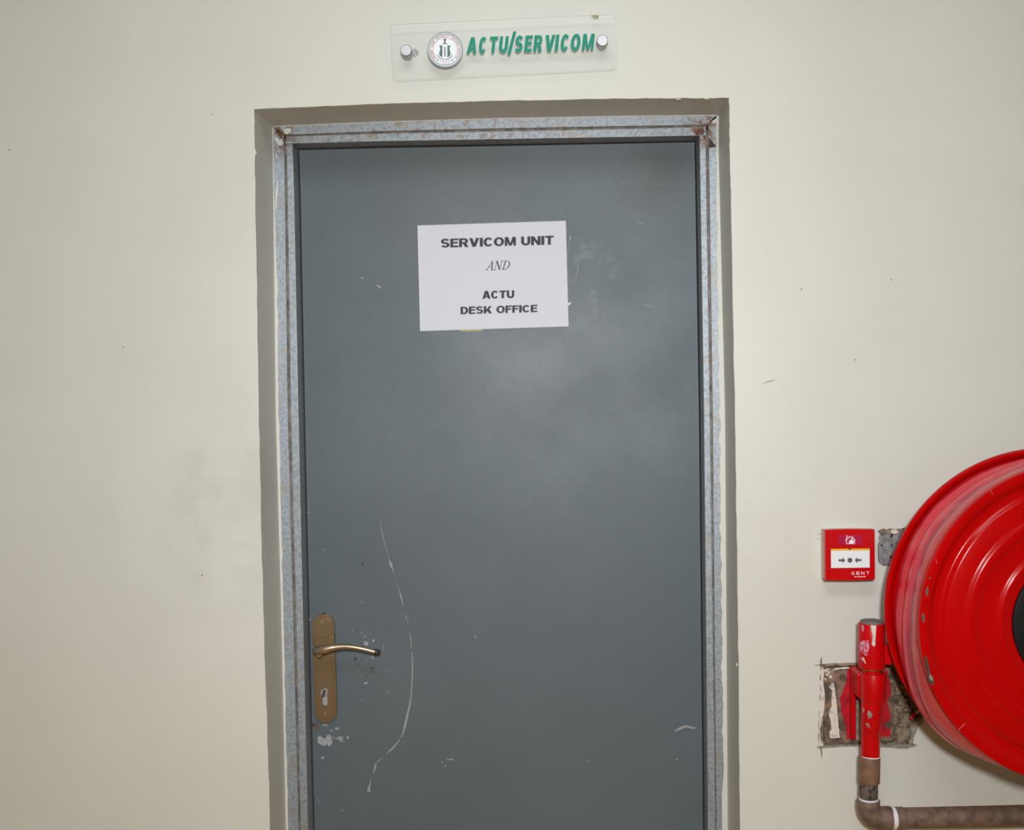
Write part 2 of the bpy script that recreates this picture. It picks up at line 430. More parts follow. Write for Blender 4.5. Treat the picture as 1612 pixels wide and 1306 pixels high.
# matching subdivision of both edges so that reveals are quads
def subdiv_pair(a, b, n=14, amp=0.0007):
    A = []; B = []; rg = random.Random(5)
    for i in range(len(a) - 1):
        for j in range(n):
            t = j / n; e = amp if j else 0
            A.append((a[i][0] + (a[i + 1][0] - a[i][0]) * t + rg.uniform(-e, e), a[i][1] + (a[i + 1][1] - a[i][1]) * t + rg.uniform(-e, e)))
            B.append((b[i][0] + (b[i + 1][0] - b[i][0]) * t, b[i][1] + (b[i + 1][1] - b[i][1]) * t))
    A.append(a[-1]); B.append(b[-1]); return A, B
fA, fB = subdiv_pair(front, back)

XL, XR, ZT, YB = -2.3, 2.3, 3.0, -3.5
niche = ragged([XZ(x, y, 0) for x, y in [(1292, 1047), (1350, 1044.5), (1450, 1044), (1456, 1128), (1440, 1139), (1435, 1146), (1434, 1171.5), (1330, 1173.5), (1288, 1176), (1290, 1110)]], 0.006, 0.0011, 2)
boxhole = ragged([XZ(x, y, 0) for x, y in [(1384, 836), (1400, 832), (1470, 832), (1470, 891), (1390, 891), (1383, 886), (1382, 868)]], 0.006, 0.0010, 4)
wall = MB()
outer = [(XL, 0), fA[0]] + fA[1:] + [(XR, 0), (XR, ZT), (XL, ZT)]
loops = [outer, niche, boxhole]
flat = [p for l in loops for p in l]
tri = tessellate_polygon([[Vector((x, z, 0)) for x, z in l] for l in loops])
wall.add([(x, 0, z) for x, z in flat], [list(t) for t in tri])
n = len(fA)
wall.add([(x, 0, z) for x, z in fA] + [(x, YF, z) for x, z in fB] + [(x, 0.30, z) for x, z in fB],
         [[i, i + 1, i + 1 + n, i + n] for i in range(n - 1)] + [[i + n, i + 1 + n, i + 1 + 2 * n, i + 2 * n] for i in range(n - 1)])
for lp, dep in ((niche, 0.014), (boxhole, 0.010)):
    k = len(lp)
    wall.add([(x, 0, z) for x, z in lp] + [(x, dep, z) for x, z in lp], [[i, (i + 1) % k, (i + 1) % k + k, i + k] for i in range(k)])
    t2 = tessellate_polygon([[Vector((x, z, 0)) for x, z in lp]])
    wall.add([(x, dep, z) for x, z in lp], [list(t) for t in t2])
wf = wall.build('wall_front', MT['wall'], smooth=25)
tag(wf, 'cream painted plaster wall around the grey door', 'wall', None, 'structure')

# small lumps of plaster and hairlines on the wall
def wall_bits(name, pts, mat, y0=-0.0012):
    return pxprism(pts, y0, 0.0005).build(name, mat, wf, smooth=0)
for i, (x, y, rx, ry) in enumerate([(430, 168, 5, 2.4), (816, 156, 3.5, 2), (815.5, 152, 0.8, 4), (741, 158.8, 2, 1), (1112, 155.5, 6, 1.2), (1068, 155.6, 5, 1.2),
                                    (402.5, 240, 1.2, 6), (406.5, 640, 1.5, 5), (1150.5, 292, 1.2, 6), (1160, 1046, 1.6, 5), (1150, 205, 1, 5)]):
    wall_bits('plaster_lump', blob(x, y, rx * .8, ry * .6, 9, i), MT['wall'])
for i, (pts, w) in enumerate([([(1201, 604), (1208, 600.5), (1214, 599.5), (1221, 597)], [0.4, 1.1, 1.0, 0.3]),
                              ([(1293.5, 1034), (1292.5, 1041), (1293.2, 1049)], [0.8, 3.0, 2.6]),
                              ([(1291.5, 1174), (1293, 1182), (1294, 1194)], [2.6, 2.4, 0.6]),
                              ([(1281.5, 1047), (1288, 1046.8), (1293, 1047)], [0.6, 1.1, 1.6]),
                              ([(1434, 1170.5), (1440, 1172), (1444, 1173.5)], [2.5, 2.2, 0.5]),
                              ([(1405, 836), (1418, 832.5), (1430, 828)], [0.4, 0.7, 0.5]),
                              ([(1287, 842), (1291, 839.5), (1294, 839.5)], [0.4, 0.7, 0.4]),
                              ([(1286, 846), (1288, 849), (1292, 849)], [0.3, 0.5, 0.3]),
                              ([(278, 40), (289, 52), (300, 64)], [0.3, 0.6, 0.3])]):
    wall_bits('hairline_crack', stroke(pts, w), MT['pencil'] if 0 < i < 8 else (MT['caulk'] if i else MT['cement']), -0.0006)
for i, (x, y) in enumerate([(318, 905), (1346, 566), (15, 236), (194, 546), (334, 180), (1262, 455), (1403, 440)]):
    wall_bits('wall_speck', blob(x, y, 1.1, 0.9, 7, i), MT['pencil'], -0.0008)

def slab(name, x0, x1, y0, y1, z0, z1, mat, label, cat):
    o = MB().box(x0, x1, y0, y1, z0, z1).build(name, mat, smooth=0)
    return tag(o, label, cat, None, 'structure')
slab('floor', XL - .1, XR + .1, YB - .1, 0.3, -0.1, 0.0, MT['floor'], 'brown tiled corridor floor in front of the door', 'floor')
slab('ceiling', XL - .1, XR + .1, YB - .1, 0.3, ZT, ZT + 0.1, MT['ceiling'], 'white corridor ceiling above the door wall', 'ceiling')
slab('wall_back', XL - .1, XR + .1, YB - .1, YB, 0, ZT, MT['wall'], 'cream wall across the corridor facing the door', 'wall')
slab('wall_left', XL - .1, XL, YB, 0.3, 0, ZT, MT['wall'], 'cream wall at the left end of the corridor', 'wall')
slab('wall_right', XR, XR + .1, YB, 0.3, 0, ZT, MT['wall'], 'cream wall at the right end of the corridor', 'wall')

# ------------------------------------------------------------------ door frame
tr = empty('trim_1', (P(780, 700, YF).x, YF, 0), 'galvanised steel door frame with rusty corners around the grey door', 'door frame', 'structure')
lo_out = [(447, 212.5), (448.5, 300), (453, 650), (461, 940), (469, 1256)]      # outer strip, inner edge, left
ro_out = [(1114.8, 196.5), (1116, 240), (1121.8, 650), (1124.5, 950), (1127.3, 1256)]
lg = [(450.5, 226), (452, 300), (457.5, 650), (465, 940), (472, 1256)]
rg_ = [(1111.2, 213), (1111.6, 240), (1118, 650), (1122, 950), (1126, 1256)]
li = [(460.5, 226), (463, 300), (470, 650), (476.5, 940), (484, 1256)]
ri = [(1101, 213), (1101.5, 240), (1108, 650), (1111, 950), (1114, 1256)]
ht = [(447, 212.5), (600, 206.5), (790, 202), (980, 198.5), (1114.8, 196.5)]
hg = [(449.5, 215), (600, 210.5), (790, 206.8), (980, 203), (1111.2, 200)]
hb = [(449.5, 226), (600, 222), (790, 218.8), (980, 215.5), (1111.2, 213)]

def strip(mb, a, b, y0, y1, Y, floor_=True):
    A = to_floor(a, Y) if floor_ else [XZ(x, y, Y) for x, y in a]
    B = to_floor(b, Y) if floor_ else [XZ(x, y, Y) for x, y in b]
    return mb.prism(A + B[::-1], y0, y1)
bl2 = [(x - 0.5, y) for x, y in bl_]; br2 = [(x + 0.5, y) for x, y in br_]
jl = strip(MB(), bl2, lo_out, YF, YG + .002, YF).build('jamb', MT['galv'], tr, smooth=0, bevel=0.0008)
jr = strip(MB(), ro_out, br2, YF, YG + .002, YF).build('jamb', MT['galv'], tr, smooth=0, bevel=0.0008)
topo = [(429, 198.6), (600, 191), (790, 185.5), (980, 182), (1131, 180.5)]
hd = strip(MB(), topo, ht, YF, YG + .002, YF, False).build('frame_head', MT['galv'], tr, smooth=0, bevel=0.0008)
# grooves: a dull backing behind the two strips
strip(MB(), [(x - 2, y) for x, y in lo_out], [(x + 2, y) for x, y in lg], YG, 0.24, YF).build('groove', MT['backing'], jl, smooth=0)
strip(MB(), [(x - 2, y) for x, y in rg_], [(x + 2, y) for x, y in ro_out], YG, 0.24, YF).build('groove', MT['backing'], jr, smooth=0)
strip(MB(), [(x, y - 2) for x, y in ht], [(x, y + 2) for x, y in hg], YG, 0.24, YF, False).build('groove', MT['backing'], hd, smooth=0)
strip(MB(), lg, li, YS, 0.24, YS).build('door_stop', MT['galv'], tr, smooth=0, bevel=0.0012)
strip(MB(), ri, rg_, YS, 0.24, YS).build('door_stop', MT['galv'], tr, smooth=0, bevel=0.0012)
strip(MB(), hg, hb, YS, 0.24, YS, False).build('head_stop', MT['galv'], tr, smooth=0, bevel=0.0012)

# cream paint overlapping the outer edge of the frame
def caulk(a, wfun, seed, floor_=True, horiz=False):
    rg = random.Random(seed); A = []; B = []
    pts = ragged(a, 7, 0.0, 0, closed=False)
    for i, (x, y) in enumerate(pts):
        w = wfun(x, y) * (1 + 0.5 * pnoise(Vector((x * .05, y * .05, seed)))) + rg.uniform(-.25, .25)
        w = max(0.4, abs(w)) * (1 if wfun(x, y) >= 0 else -1)
        if horiz: A.append((x, y - 1.2)); B.append((x, y + w))
        else: A.append((x - (1.2 if w > 0 else -1.2), y)); B.append((x + w, y))
    A = [XZ(x, y, YF) for x, y in A]; B = [XZ(x, y, YF) for x, y in B]
    if floor_:
        for q in (A, B):
            dx = (q[-1][0] - q[0][0]) / (q[-1][1] - q[0][1]); q.append((q[-1][0] - dx * q[-1][1], 0.0))
    return MB().prism(A + B[::-1], YF - 0.0012, YF + 0.001)
caulk(bl_, lambda x, y: 1.0 + 3.6 * min(1, max(0, (y - 300) / 160)) - 1.2 * min(1, max(0, (y - 700) / 200)), 1).build('edge_paint', MT['caulk'], jl, smooth=0)
caulk(br_, lambda x, y: -3.4 - 4.6 * min(1, max(0, (y - 260) / 260)) + 1.0 * min(1, max(0, (y - 850) / 200)), 2).build('edge_paint', MT['caulk'], jr, smooth=0)
caulk([(429, 199)] + bt + [(1131, 181)], lambda x, y: 0.9, 3, False, True).build('edge_paint', MT['caulk'], hd, smooth=0)
def fbit(name, pts, mat, par, Y=YF): return pxprism(pts, Y - 0.0008, Y + 0.0005).build(name, mat, par, smooth=0)
fbit('paint_smear', [(446, 204), (453, 201.5), (459, 203), (457, 208), (452, 211.5), (448, 210)], MT['caulk'], hd)
fbit('paint_smear', [(432, 216), (436, 217), (441, 222), (444, 216), (445, 228), (439, 229), (434, 222)], MT['caulk'], jl)
fbit('paint_smear', [(433.5, 240), (436, 243), (437, 249), (434.5, 247)], MT['caulk'], jl)
fbit('paint_smear', stroke([(437, 286), (436, 300), (434.5, 318), (435, 328)], [1, 3, 2.2, 1]), MT['caulk'], jl)
fbit('rust_patch', [(433, 203), (441, 205), (446, 210), (443.5, 219), (438, 214), (434, 209)], MT['rust_red'], jl)
fbit('weld_seam', stroke([(430, 200), (438, 206), (446, 212)], [1.6, 1.2, 0.9]), MT['rust'], jl)
fbit('weld_seam', stroke([(1130, 181.5), (1121, 189), (1115, 196)], [3.5, 2.4, 1.2]), MT['rust_red'], jr)
fbit('paint_smear', [(1119, 188), (1127, 184), (1129, 194), (1121, 193)], MT['caulk'], jr)
fbit('paint_smear', stroke([(1117, 205), (1119, 199), (1122, 195)], [0.5, 2.5, 1]), MT['cement'], jr)
fbit('rust_notch', [(1116.4, 217), (1119, 220), (1123, 225), (1127, 228.5), (1127, 231), (1121, 232), (1116.2, 232.5)], MT['rust'], jr)
fbit('rust_patch', [(1093, 203), (1100, 202), (1108, 202.5), (1110, 207), (1107, 212), (1095, 212.5), (1094, 208)], MT['rust_red'], hd, YS)
fbit('rust_patch', [(1106, 213.5), (1111, 213.5), (1111, 220), (1108, 219)], MT['rust_red'], jr, YS)
fbit('rust_patch', blob(517, 220, 2.5, 3, 8, 3), MT['cement'], hd, YS)
fbit('rust_patch', blob(1118, 610, 1.2, 3, 8, 4), MT['rust'], jr, YS)
fbit('paint_smear', stroke([(458, 1232), (461, 1230), (464, 1227)], [3.5, 2.4, 0.8]), MT['chip_light'], jl)
fbit('paint_smear', stroke([(451.5, 1055), (452, 1048), (451, 1040)], [1, 2.6, 0.8]), MT['chip_light'], jl)

# ------------------------------------------------------------------ door leaf
dr = empty('door_1', (P(790, 700, YL).x, YL, 0), 'grey painted steel door with a long curved scratch', 'door', 'structure')
g = 0.0025
LI = [(x + g, z) for x, z in to_floor(li, YS)]; RI = [(x - g, z) for x, z in to_floor(ri, YS)]
HB = [(XZ(x, y, YS)[0], XZ(x, y, YS)[1] - g) for x, y in hb[1:-1]]
LI[0] = (LI[0][0], XZ(460, 225.6, YS)[1] - g); RI[0] = (RI[0][0], XZ(1101, 213, YS)[1] - g)
LI[-1] = (LI[-1][0], 0.004); RI[-1] = (RI[-1][0], 0.004)
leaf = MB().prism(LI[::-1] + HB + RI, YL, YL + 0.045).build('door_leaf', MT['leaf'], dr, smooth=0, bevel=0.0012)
# dark room side seal behind the leaf
def mark(name, pts, mat, par=None, t=0.0005): return pxprism(pts, YL - t, YL + 0.0002).build(name, mat, par or leaf, smooth=0)
for pts, w in [([(598, 820), (603, 845), (608, 863), (613, 880)], [0.4, 0.9, 0.6, 0.5]),
               ([(613, 881), (615.5, 888), (618, 896), (621, 903)], [0.8, 3.6, 1.2, 0.3]),
               ([(624.5, 915), (628.5, 930), (631, 938), (635, 953)], [0.4, 0.7, 2.0, 0.7]),
               ([(638, 967), (640, 973)], [0.5, 1.8]), ([(640.5, 977.5), (642.5, 975.5)], [1.5, 0.8]), ([(642, 980), (643, 985)], [0.8, 0.4]),
               ([(645.5, 996), (647, 1008), (647.5, 1022)], [0.6, 1.4, 0.6]),
               ([(648.5, 1026), (649.3, 1045), (649.2, 1062), (648, 1080), (647, 1095)], [0.8, 1.6, 2.0, 1.4, 1.6]),
               ([(647, 1096), (645, 1110), (641, 1126), (638, 1140), (634.5, 1154), (630, 1163)], [1.8, 2.4, 3.0, 3.6, 1.8, 1.0]),
               ([(631, 1161), (626, 1168), (617.5, 1178), (608, 1186)], [1.1, 1.6, 2.6, 0.7]),
               ([(602, 1192), (597, 1196.5), (591.5, 1200.5)], [0.5, 1.1, 0.8]),
               ([(591, 1202), (591, 1206), (589.5, 1211), (587, 1218)], [1.6, 3.6, 2.0, 0.6]),
               ([(584.5, 1226), (582.5, 1233), (581, 1239), (580.5, 1246)], [0.6, 1.6, 3.0, 5.5]),
               ([(1062, 1150.5), (1070, 1146.5), (1080, 1142.5), (1090, 1145.5), (1097, 1145)], [1.2, 3.8, 3.2, 2.6, 1.2]),
               ([(703, 1195), (707, 1195.5), (711, 1194), (714, 1196.5)], [1.4, 1.2, 2.4, 1.2]),
               ([(695, 1200.5), (697.5, 1198)], [1.8, 0.6]), ([(699.5, 1207), (702, 1203)], [1.0, 1.6]),
               ([(745.5, 999), (749.5, 1003.5)], [0.6, 1.5]),
               ([(567, 436), (572, 439)], [0.6, 2.4]), ([(592, 448), (597, 451), (601, 454)], [1.0, 3.0, 0.6]),
               ([(1002, 350), (1012, 351.5)], [0.5, 1.3]), ([(1011, 479), (1018, 481), (1026, 482.5)], [0.4, 1.0, 0.5]),
               ([(893, 479), (899, 476)], [0.5, 0.9]),
               ([(896.5, 370), (898, 375), (896.5, 380)], [0.8, 2.4, 0.8]),
               ([(897, 382), (894, 394), (893, 407)], [0.3, 0.6, 0.2]),
               ([(911, 408), (909, 425), (905, 445)], [0.3, 1.0, 0.4]),
               ([(603.5, 1014), (604, 1022)], [0.4, 0.9]), ([(606, 1058), (609, 1056)], [0.6, 1.2]), ([(608, 1086), (614, 1090)], [0.4, 1.0]),
               ([(567, 946), (571, 949)], [0.4, 0.9]), ([(533, 1272), (541, 1276)], [0.3, 0.7]), ([(498, 1253), (504, 1264)], [0.2, 0.6])]:
    mark('scratch', stroke(pts, w), MT['chip_faint'])
for i, (x, y, rx, ry) in enumerate([(576, 1012.5, 3.2, 3.0), (588, 1008, 2.0, 1.8), (575.5, 1075, 3.0, 1.8), (569, 996, 1.4, 0.9), (574, 1001.5, 1.0, 1.6), (586.5, 1034, 1.5, 2.2),
                                    (570, 1064, 1.4, 0.6), (568, 1102, 0.9, 0.8), (555, 993, 0.8, 0.8), (486, 806, 0.9, 2.0), (510.5, 865.5, 0.9, 1.6), (487.5, 974.5, 1.0, 1.3),
                                    (530, 1162, 1.8, 1.8), (539, 1160.5, 1.5, 1.6), (524.5, 1161, 1.5, 1.3), (537, 1166, 2.4, 1.0), (547.5, 1160, 1.6, 2.2), (541, 1166.5, 1.1, 0.8),
                                    (512, 1141, 5.0, 1.4), (531, 1146.5, 3.2, 2.2), (522, 1150, 2.0, 1.4), (508, 1192.5, 2.6, 2.2), (927, 1197, 1.2, 0.8), (1066, 1195, 1.6, 0.9),
                                    (536, 508, 1.0, 0.6), (719, 346, 0.8, 0.8), (748, 344.5, 0.7, 0.9), (754, 340, 0.7, 0.9), (1111, 1252, 0.9, 1.2)]):
    mark('paint_chip', blob(x, y, rx, ry, 9, i + 20), MT['chip_light'])
mark('paint_chip', [(500, 1160), (503, 1157.5), (508, 1161), (513, 1162), (515, 1156.5), (520, 1156), (522, 1164), (523.5, 1167.5), (521, 1172), (517.5, 1175), (515.5, 1171), (510, 1173.5), (505, 1171.5), (500, 1169)], MT['chip_light'])
mark('paint_chip', [(532, 1159), (538, 1158), (539, 1164), (536, 1166), (533, 1163.5)], MT['chip_light'])
for i, (x, y, rx, ry) in enumerate([(559.5, 1037.5, 2.0, 2.6), (569, 1038, 0.8, 1.6), (586, 1052, 1.6, 2.6), (583.5, 1057.5, 1.3, 1.2), (499, 1144.5, 3.4, 3.4), (493, 1141, 2.4, 2.6),
                                    (571, 888, 2.0, 3.2), (561, 991, 1.4, 1.4), (510.5, 964.5, 1.6, 1.1), (534, 1078, 0.8, 0.8), (718, 1128, 1, 1), (565, 1045, 1, 2)]):
    mark('rust_spot', blob(x, y, rx, ry, 9, i + 60, 0.5), MT['rust'] if i not in (4, 6) else MT['rust_red'])

# blisters in the paint, each a tiny raised drop
bm_ = MB(); rgb = random.Random(11)
for i in range(260):
    x = rgb.uniform(485, 1095); y = rgb.uniform(238, 900) if i < 200 else rgb.uniform(238, 330)
    if 650 < x < 902 and 340 < y < 528: continue
    c = P(x, y, YL); r = rgb.uniform(0.0007, 0.0016)
    v = [(c.x + r * math.cos(a) , YL, c.z + 1.3 * r * math.sin(a)) for a in [k * math.pi / 3 for k in range(6)]] + [(c.x, YL - r * 0.55, c.z)]
    bm_.add(v, [[k, (k + 1) % 6, 6] for k in range(6)])
bl_o = bm_.build('paint_blister', MT['leaf'], leaf, smooth=80, kind='stuff')

# handle
def stadium(cx0, cy0, cx1, cy1, r, n=14, squash=1.0):
    """pixel outline of a long plate with round ends, from end centre 0 (top) to 1 (bottom)"""
    out = []; dx, dy = cx1 - cx0, cy1 - cy0; l = math.hypot(dx, dy); ux, uy = dx / l, dy / l; vx, vy = -uy, ux
    for (cx, cy, s0) in ((cx0, cy0, math.pi), (cx1, cy1, 0)):
        for k in range(n + 1):
            a = s0 + math.pi * k / n
            out.append((cx + r * math.cos(a) * (-vx) * 1 + r * math.sin(a) * ux, cy + r * math.cos(a) * (-vy) + r * math.sin(a) * uy))
    return out
hp = pxprism(stadium(508.4, 984, 512.6, 1119.5, 17.6), YL - 0.009, YL).build('handle_plate', MT['bronze'], dr, smooth=40, bevel=0.0035)
hp['label'] = 'satin bronze backplate of the door handle'
pxprism(stadium(508.4, 986, 512.4, 1117.5, 14.0), YL - 0.0105, YL - 0.008).build('plate_panel', MT['bronze'], hp, smooth=40, bevel=0.001)
# raised boss under the lever
pxprism([(494.2, 1005), (500, 1004.5), (514, 1002.5), (524.5, 1000.5), (526.3, 1004), (526.8, 1013), (525, 1017), (509, 1021), (498, 1022), (494.6, 1014)], YL - 0.017, YL - 0.008).build('lever_boss', MT['bronze'], hp, smooth=40, bevel=0.004)
c0 = P(509.5, 1021, YL)
MB().tube([(c0.x, YL - 0.01, c0.z), (c0.x, YL - 0.05, c0.z)], 0.0058, 20).build('spindle_neck', MT['lever'], hp)
lp = [((496, 1024.6), 4.6, .046), ((500, 1023.6), 6.8, .049), ((506, 1022.4), 7.6, .051), ((514, 1020.8), 7.4, .052), ((523, 1018.8), 5.8, .052), ((534, 1017.4), 4.7, .052),
      ((546, 1017.2), 4.2, .052), ((558, 1018.4), 4.0, .052), ((570, 1020.6), 3.9, .051), ((581, 1023.2), 3.9, .050), ((589.5, 1025.4), 3.9, .049)]
MB().tube([P(x, y, YL - d) for (x, y), r, d in lp], [r * 1.24e-3 for _, r, _ in lp], 20, flat=1.15).build('lever', MT['lever'], hp, smooth=60)
MB().tube([P(588.6, 1025.2, YL - .0492), P(592, 1025.9, YL - .049), P(596.5, 1026.2, YL - .047), P(598.6, 1026.2, YL - .046)], [.0049, .0056, .0054, .0030], 18).build('lever_end_cap', MT['endcap'], hp, smooth=60)
kc = pxprism([(510.3 + 6.2 * math.cos(a), 1090 - 6.2 * math.sin(a)) for a in [k * math.pi / 12 for k in range(24)]], YL - 0.0135, YL - 0.009).build('key_cylinder', MT['steel'], hp, smooth=40, bevel=0.0008)
pxprism(stadium(511.3, 1093, 512, 1106.5, 3.7), YL - 0.0128, YL - 0.009).build('cylinder_tail', MT['chip_light'], hp, smooth=40, bevel=0.0006)
pxprism(stadium(510.6, 1087, 508.6, 1096, 1.5), YL - 0.0142, YL - 0.0125).build('key_slot', MT['endcap'], hp, smooth=40)
for x, y in ((507, 978.8), (511, 1124.4)):
    s = pxprism([(x + 3.1 * math.cos(a), y - 3.1 * math.sin(a)) for a in [k * math.pi / 10 for k in range(20)]], YL - 0.0118, YL - 0.009).build('screw', MT['lever'], hp, smooth=40, bevel=0.0007)
    pxprism([(x + 1.3 * math.cos(a), y - 1.3 * math.sin(a)) for a in [k * math.pi / 3 for k in range(6)]], YL - 0.0122, YL - 0.011).build('hex_socket', MT['endcap'], hp, smooth=0) if False else None

# ------------------------------------------------------------------ paper notice on the door
YP = YL - 0.0012
pc = [(657.2, 354.8), (890.8, 347.4), (895, 513.6), (661.3, 521)]
nb = P(777, 518, YL)
pn = empty('paper_notice', (nb.x, YL, nb.z), 'white printed paper notice with four lines of text on the grey door', 'notice')
def bil(u, v):
    a = [pc[0][i] + (pc[1][i] - pc[0][i]) * u for i in (0, 1)]; b = [pc[3][i] + (pc[2][i] - pc[3][i]) * u for i in (0, 1)]
    return (a[0] + (b[0] - a[0]) * v, a[1] + (b[1] - a[1]) * v)
sh = MB(); nu, nv = 40, 28; vv = []; ff = []
for j in range(nv + 1):
    for i in range(nu + 1):
        u, v = i / nu, j / nv; x, y = bil(u, v); p = P(x, y, YP)
        edge = min(u, 1 - u, v, 1 - v)
        p.y += 0.0008 * (pnoise(Vector((u * 3, v * 12, 2))) - 0.3) * min(1, 0.3 + edge * 6)
        vv.append(p)
k = len(vv)
vv += [Vector((p.x, YL - 0.0001, p.z)) for p in vv]
w1 = nu + 1
for j in range(nv):
    for i in range(nu):
        a = j * w1 + i; ff.append([a, a + 1, a + 1 + w1, a + w1]); ff.append([k + a, k + a + w1, k + a + 1 + w1, k + a + 1])
rim = [i for i in range(w1)] + [j * w1 + nu for j in range(1, nv + 1)] + [nv * w1 + i for i in range(nu - 1, -1, -1)] + [j * w1 for j in range(nv - 1, 0, -1)]
for q in range(len(rim)):
    a, b = rim[q], rim[(q + 1) % len(rim)]; ff.append([a, a + k, b + k, b])
sh.add(vv, ff).build('paper_sheet', MT['paper'], pn, smooth=40)
YT = YP - 0.0012
for txt, b0, b1, h0, h1 in (('SERVICOM UNIT', (694, 389.6), (871.7, 384.8), 13.6, 14.0), ('ACTU', (759.3, 470), (809.5, 468.8), 12.2, 12.0), ('DESK OFFICE', (725, 494.4), (846, 490.9), 11.6, 11.4)):
    mb = MB(); text_on(mb, txt, b0, b1, h0, h1, YT); mb.build('bold_lettering', MT['ink'], pn, smooth=0)
# AND in slanted serif letters
def serif(mb, polys, ox, oy, h, Y, sl=0.28):
    for poly in polys:
        pts = [(ox + (x + sl * y) * h, oy - y * h - 0.034 * (x * h)) for x, y in poly]
        w = [Vector((*q, 0)) for q in pts]
        mb.add([P(x, y, Y) for x, y in pts], [list(t) for t in tessellate_polygon([w])]); Y -= 6e-5
def bar(a, b, w): 
    dx, dy = b[0] - a[0], b[1] - a[1]; l = math.hypot(dx, dy); nx, ny = -dy / l * w / 2, dx / l * w / 2
    return [(a[0] + nx, a[1] + ny), (b[0] + nx, b[1] + ny), (b[0] - nx, b[1] - ny), (a[0] - nx, a[1] - ny)]
mb = MB(); Hh = 14.0; sf = 0.045
A_ = [bar((0.06, 0.02), (0.46, 1.0), 0.05), bar((0.44, 1.0), (0.66, 0.02), 0.12), bar((0.18, 0.34), (0.58, 0.34), 0.045), bar((-0.08, 0.02), (0.22, 0.02), sf), bar((0.48, 0.02), (0.82, 0.02), sf)]
N_ = [bar((0.10, 0.02), (0.10, 0.98), 0.05), bar((0.10, 0.98), (0.66, 0.0), 0.12), bar((0.66, 0.0), (0.66, 0.98), 0.05), bar((-0.05, 0.02), (0.25, 0.02), sf), bar((-0.04, 0.98), (0.16, 0.98), sf), bar((0.52, 0.98), (0.82, 0.98), sf)]
arc = lambda r0, r1, cx: [(cx + r0 * math.sin(t), 0.5 + 0.48 * math.cos(t)) for t in [math.pi * k / 14 for k in range(15)]] + [(cx + r1 * math.sin(t), 0.5 + 0.44 * math.cos(t)) for t in [math.pi * (14 - k) / 14 for k in range(15)]]
D_ = [bar((0.12, 0.02), (0.12, 0.98), 0.11), arc(0.44, 0.32, 0.30), bar((-0.05, 0.02), (0.34, 0.02), sf), bar((-0.02, 0.98), (0.34, 0.98), sf)]
serif(mb, A_, 765.0, 425, Hh, YT); serif(mb, N_, 777.3, 424.6, Hh, YT); serif(mb, D_, 790.3, 424.2, Hh, YT)
mb.build('italic_lettering', MT['ink'], pn, smooth=0)
pxprism([(724, 518), (760, 517), (759, 520.5), (738, 521.5), (724, 521)], YL - 0.0006, YL).build('tape_remnant', MT['tape'], pn, smooth=0)
pxprism([(893, 478), (899.5, 474.5), (898, 479), (894.5, 481)], YL - 0.0008, YL).build('torn_corner', MT['paper'], pn, smooth=0)

# ------------------------------------------------------------------ acrylic sign above the door
YA = -0.024
ac = [(615, 38.8), (968.6, 22.2), (971.4, 107.6), (618.4, 126)]
def rounded(c, r, n=6):
    out = []
    for i in range(4):
        p = Vector(c[i]); a = Vector(c[i - 1]); b = Vector(c[(i + 1) % 4])
        u = (a - p).normalized(); v = (b - p).normalized(); ctr = p + (u + v) * r
        for k in range(n + 1):
            t = (math.pi / 2) * k / n
            q = ctr - v * r * math.cos(t) - u * r * math.sin(t); out.append((q.x, q.y))
    return out
sb = P(794, 118, YA)
sg = empty('door_sign', (sb.x, 0, sb.z), 'clear acrylic sign with green lettering and round seal above the door', 'sign')
pxprism(rounded(ac, 7.5), YA, YA + 0.004).build('acrylic_panel', MT['acrylic'], sg, smooth=40)
pxprism([(931, 24.4), (943, 23.6), (942, 26.2), (937, 26.6), (934, 25.4)], YA - 0.0006, YA + 0.0046).build('edge_stain', MT['tape'], sg, smooth=0)
for bx, by in ((639.3, 79.2), (948.4, 63.8)):
    c = P(bx, by, YA - 0.012); r = 9.0 * 1.145e-3
    ca = MB().lathe([(0.0001, YA - .0125), (r - .0012, YA - .0125), (r, YA - .0112), (r, YA - .0005), (0.0001, YA - .0005)], c.x, c.z, 40).build('standoff_cap', MT['steel'], sg)
    MB().lathe([(0.0001, YA + .0042), (r * .8, YA + .0042), (r * .8, -.0002), (0.0001, -.0002)], c.x, c.z, 28).build('standoff_barrel', MT['steel'], ca)
c = P(651, 83, -0.001)
pxprism(blob(653, 83, 6, 6.5, 12, 9, 0.2), -0.0014, -0.0002).build('glue_mark', MT['boxsteel'], sg, smooth=0)
# letters: pixel boxes along the slanted line
YN = YA - 0.0006
def bline(x): return 84.6 + (x - 735.5) * (78.6 - 84.6) / 199.5
lm = MB()
for ch, x0, x1, up, dn in (('A', 734.0, 752.4, 25.8, 0), ('C', 752.8, 767.4, 25.8, 0.3), ('T', 769.0, 784.8, 25.8, 0), ('U', 784.6, 801.2, 25.8, 0.3), ('/', 798.4, 813.0, 33, 3.2), ('S', 809.6, 824.4, 26, 0.4), ('E', 824.8, 839.2, 25.8, 0),
                           ('R', 839.2, 855.4, 25.8, 0), ('V', 856.4, 874.8, 25.8, 0), ('I', 873.0, 880.8, 25.8, 0), ('C', 881.6, 897.4, 26, 0.4), ('O', 897.4, 915.2, 26, 0.4), ('M', 915.8, 936.6, 25.8, 0)):
    sl = 0.10; hgt = up + dn; lean = 0 if ch == '/' else sl * hgt; wd = (x1 - x0 - lean) / hgt
    def fn(x, y, x0=x0, hgt=hgt, dn=dn, lean=lean):
        px = x0 + x * hgt + lean * y; return (px, bline(px) + dn - hgt * y)
    draw_heavy(lm, ch, wd, {'/': .125, 'I': wd, 'M': .185, 'V': .19, 'A': .18}.get(ch, .19), .20, fn, YN)
lm.build('green_lettering', MT['green'], sg, smooth=0)
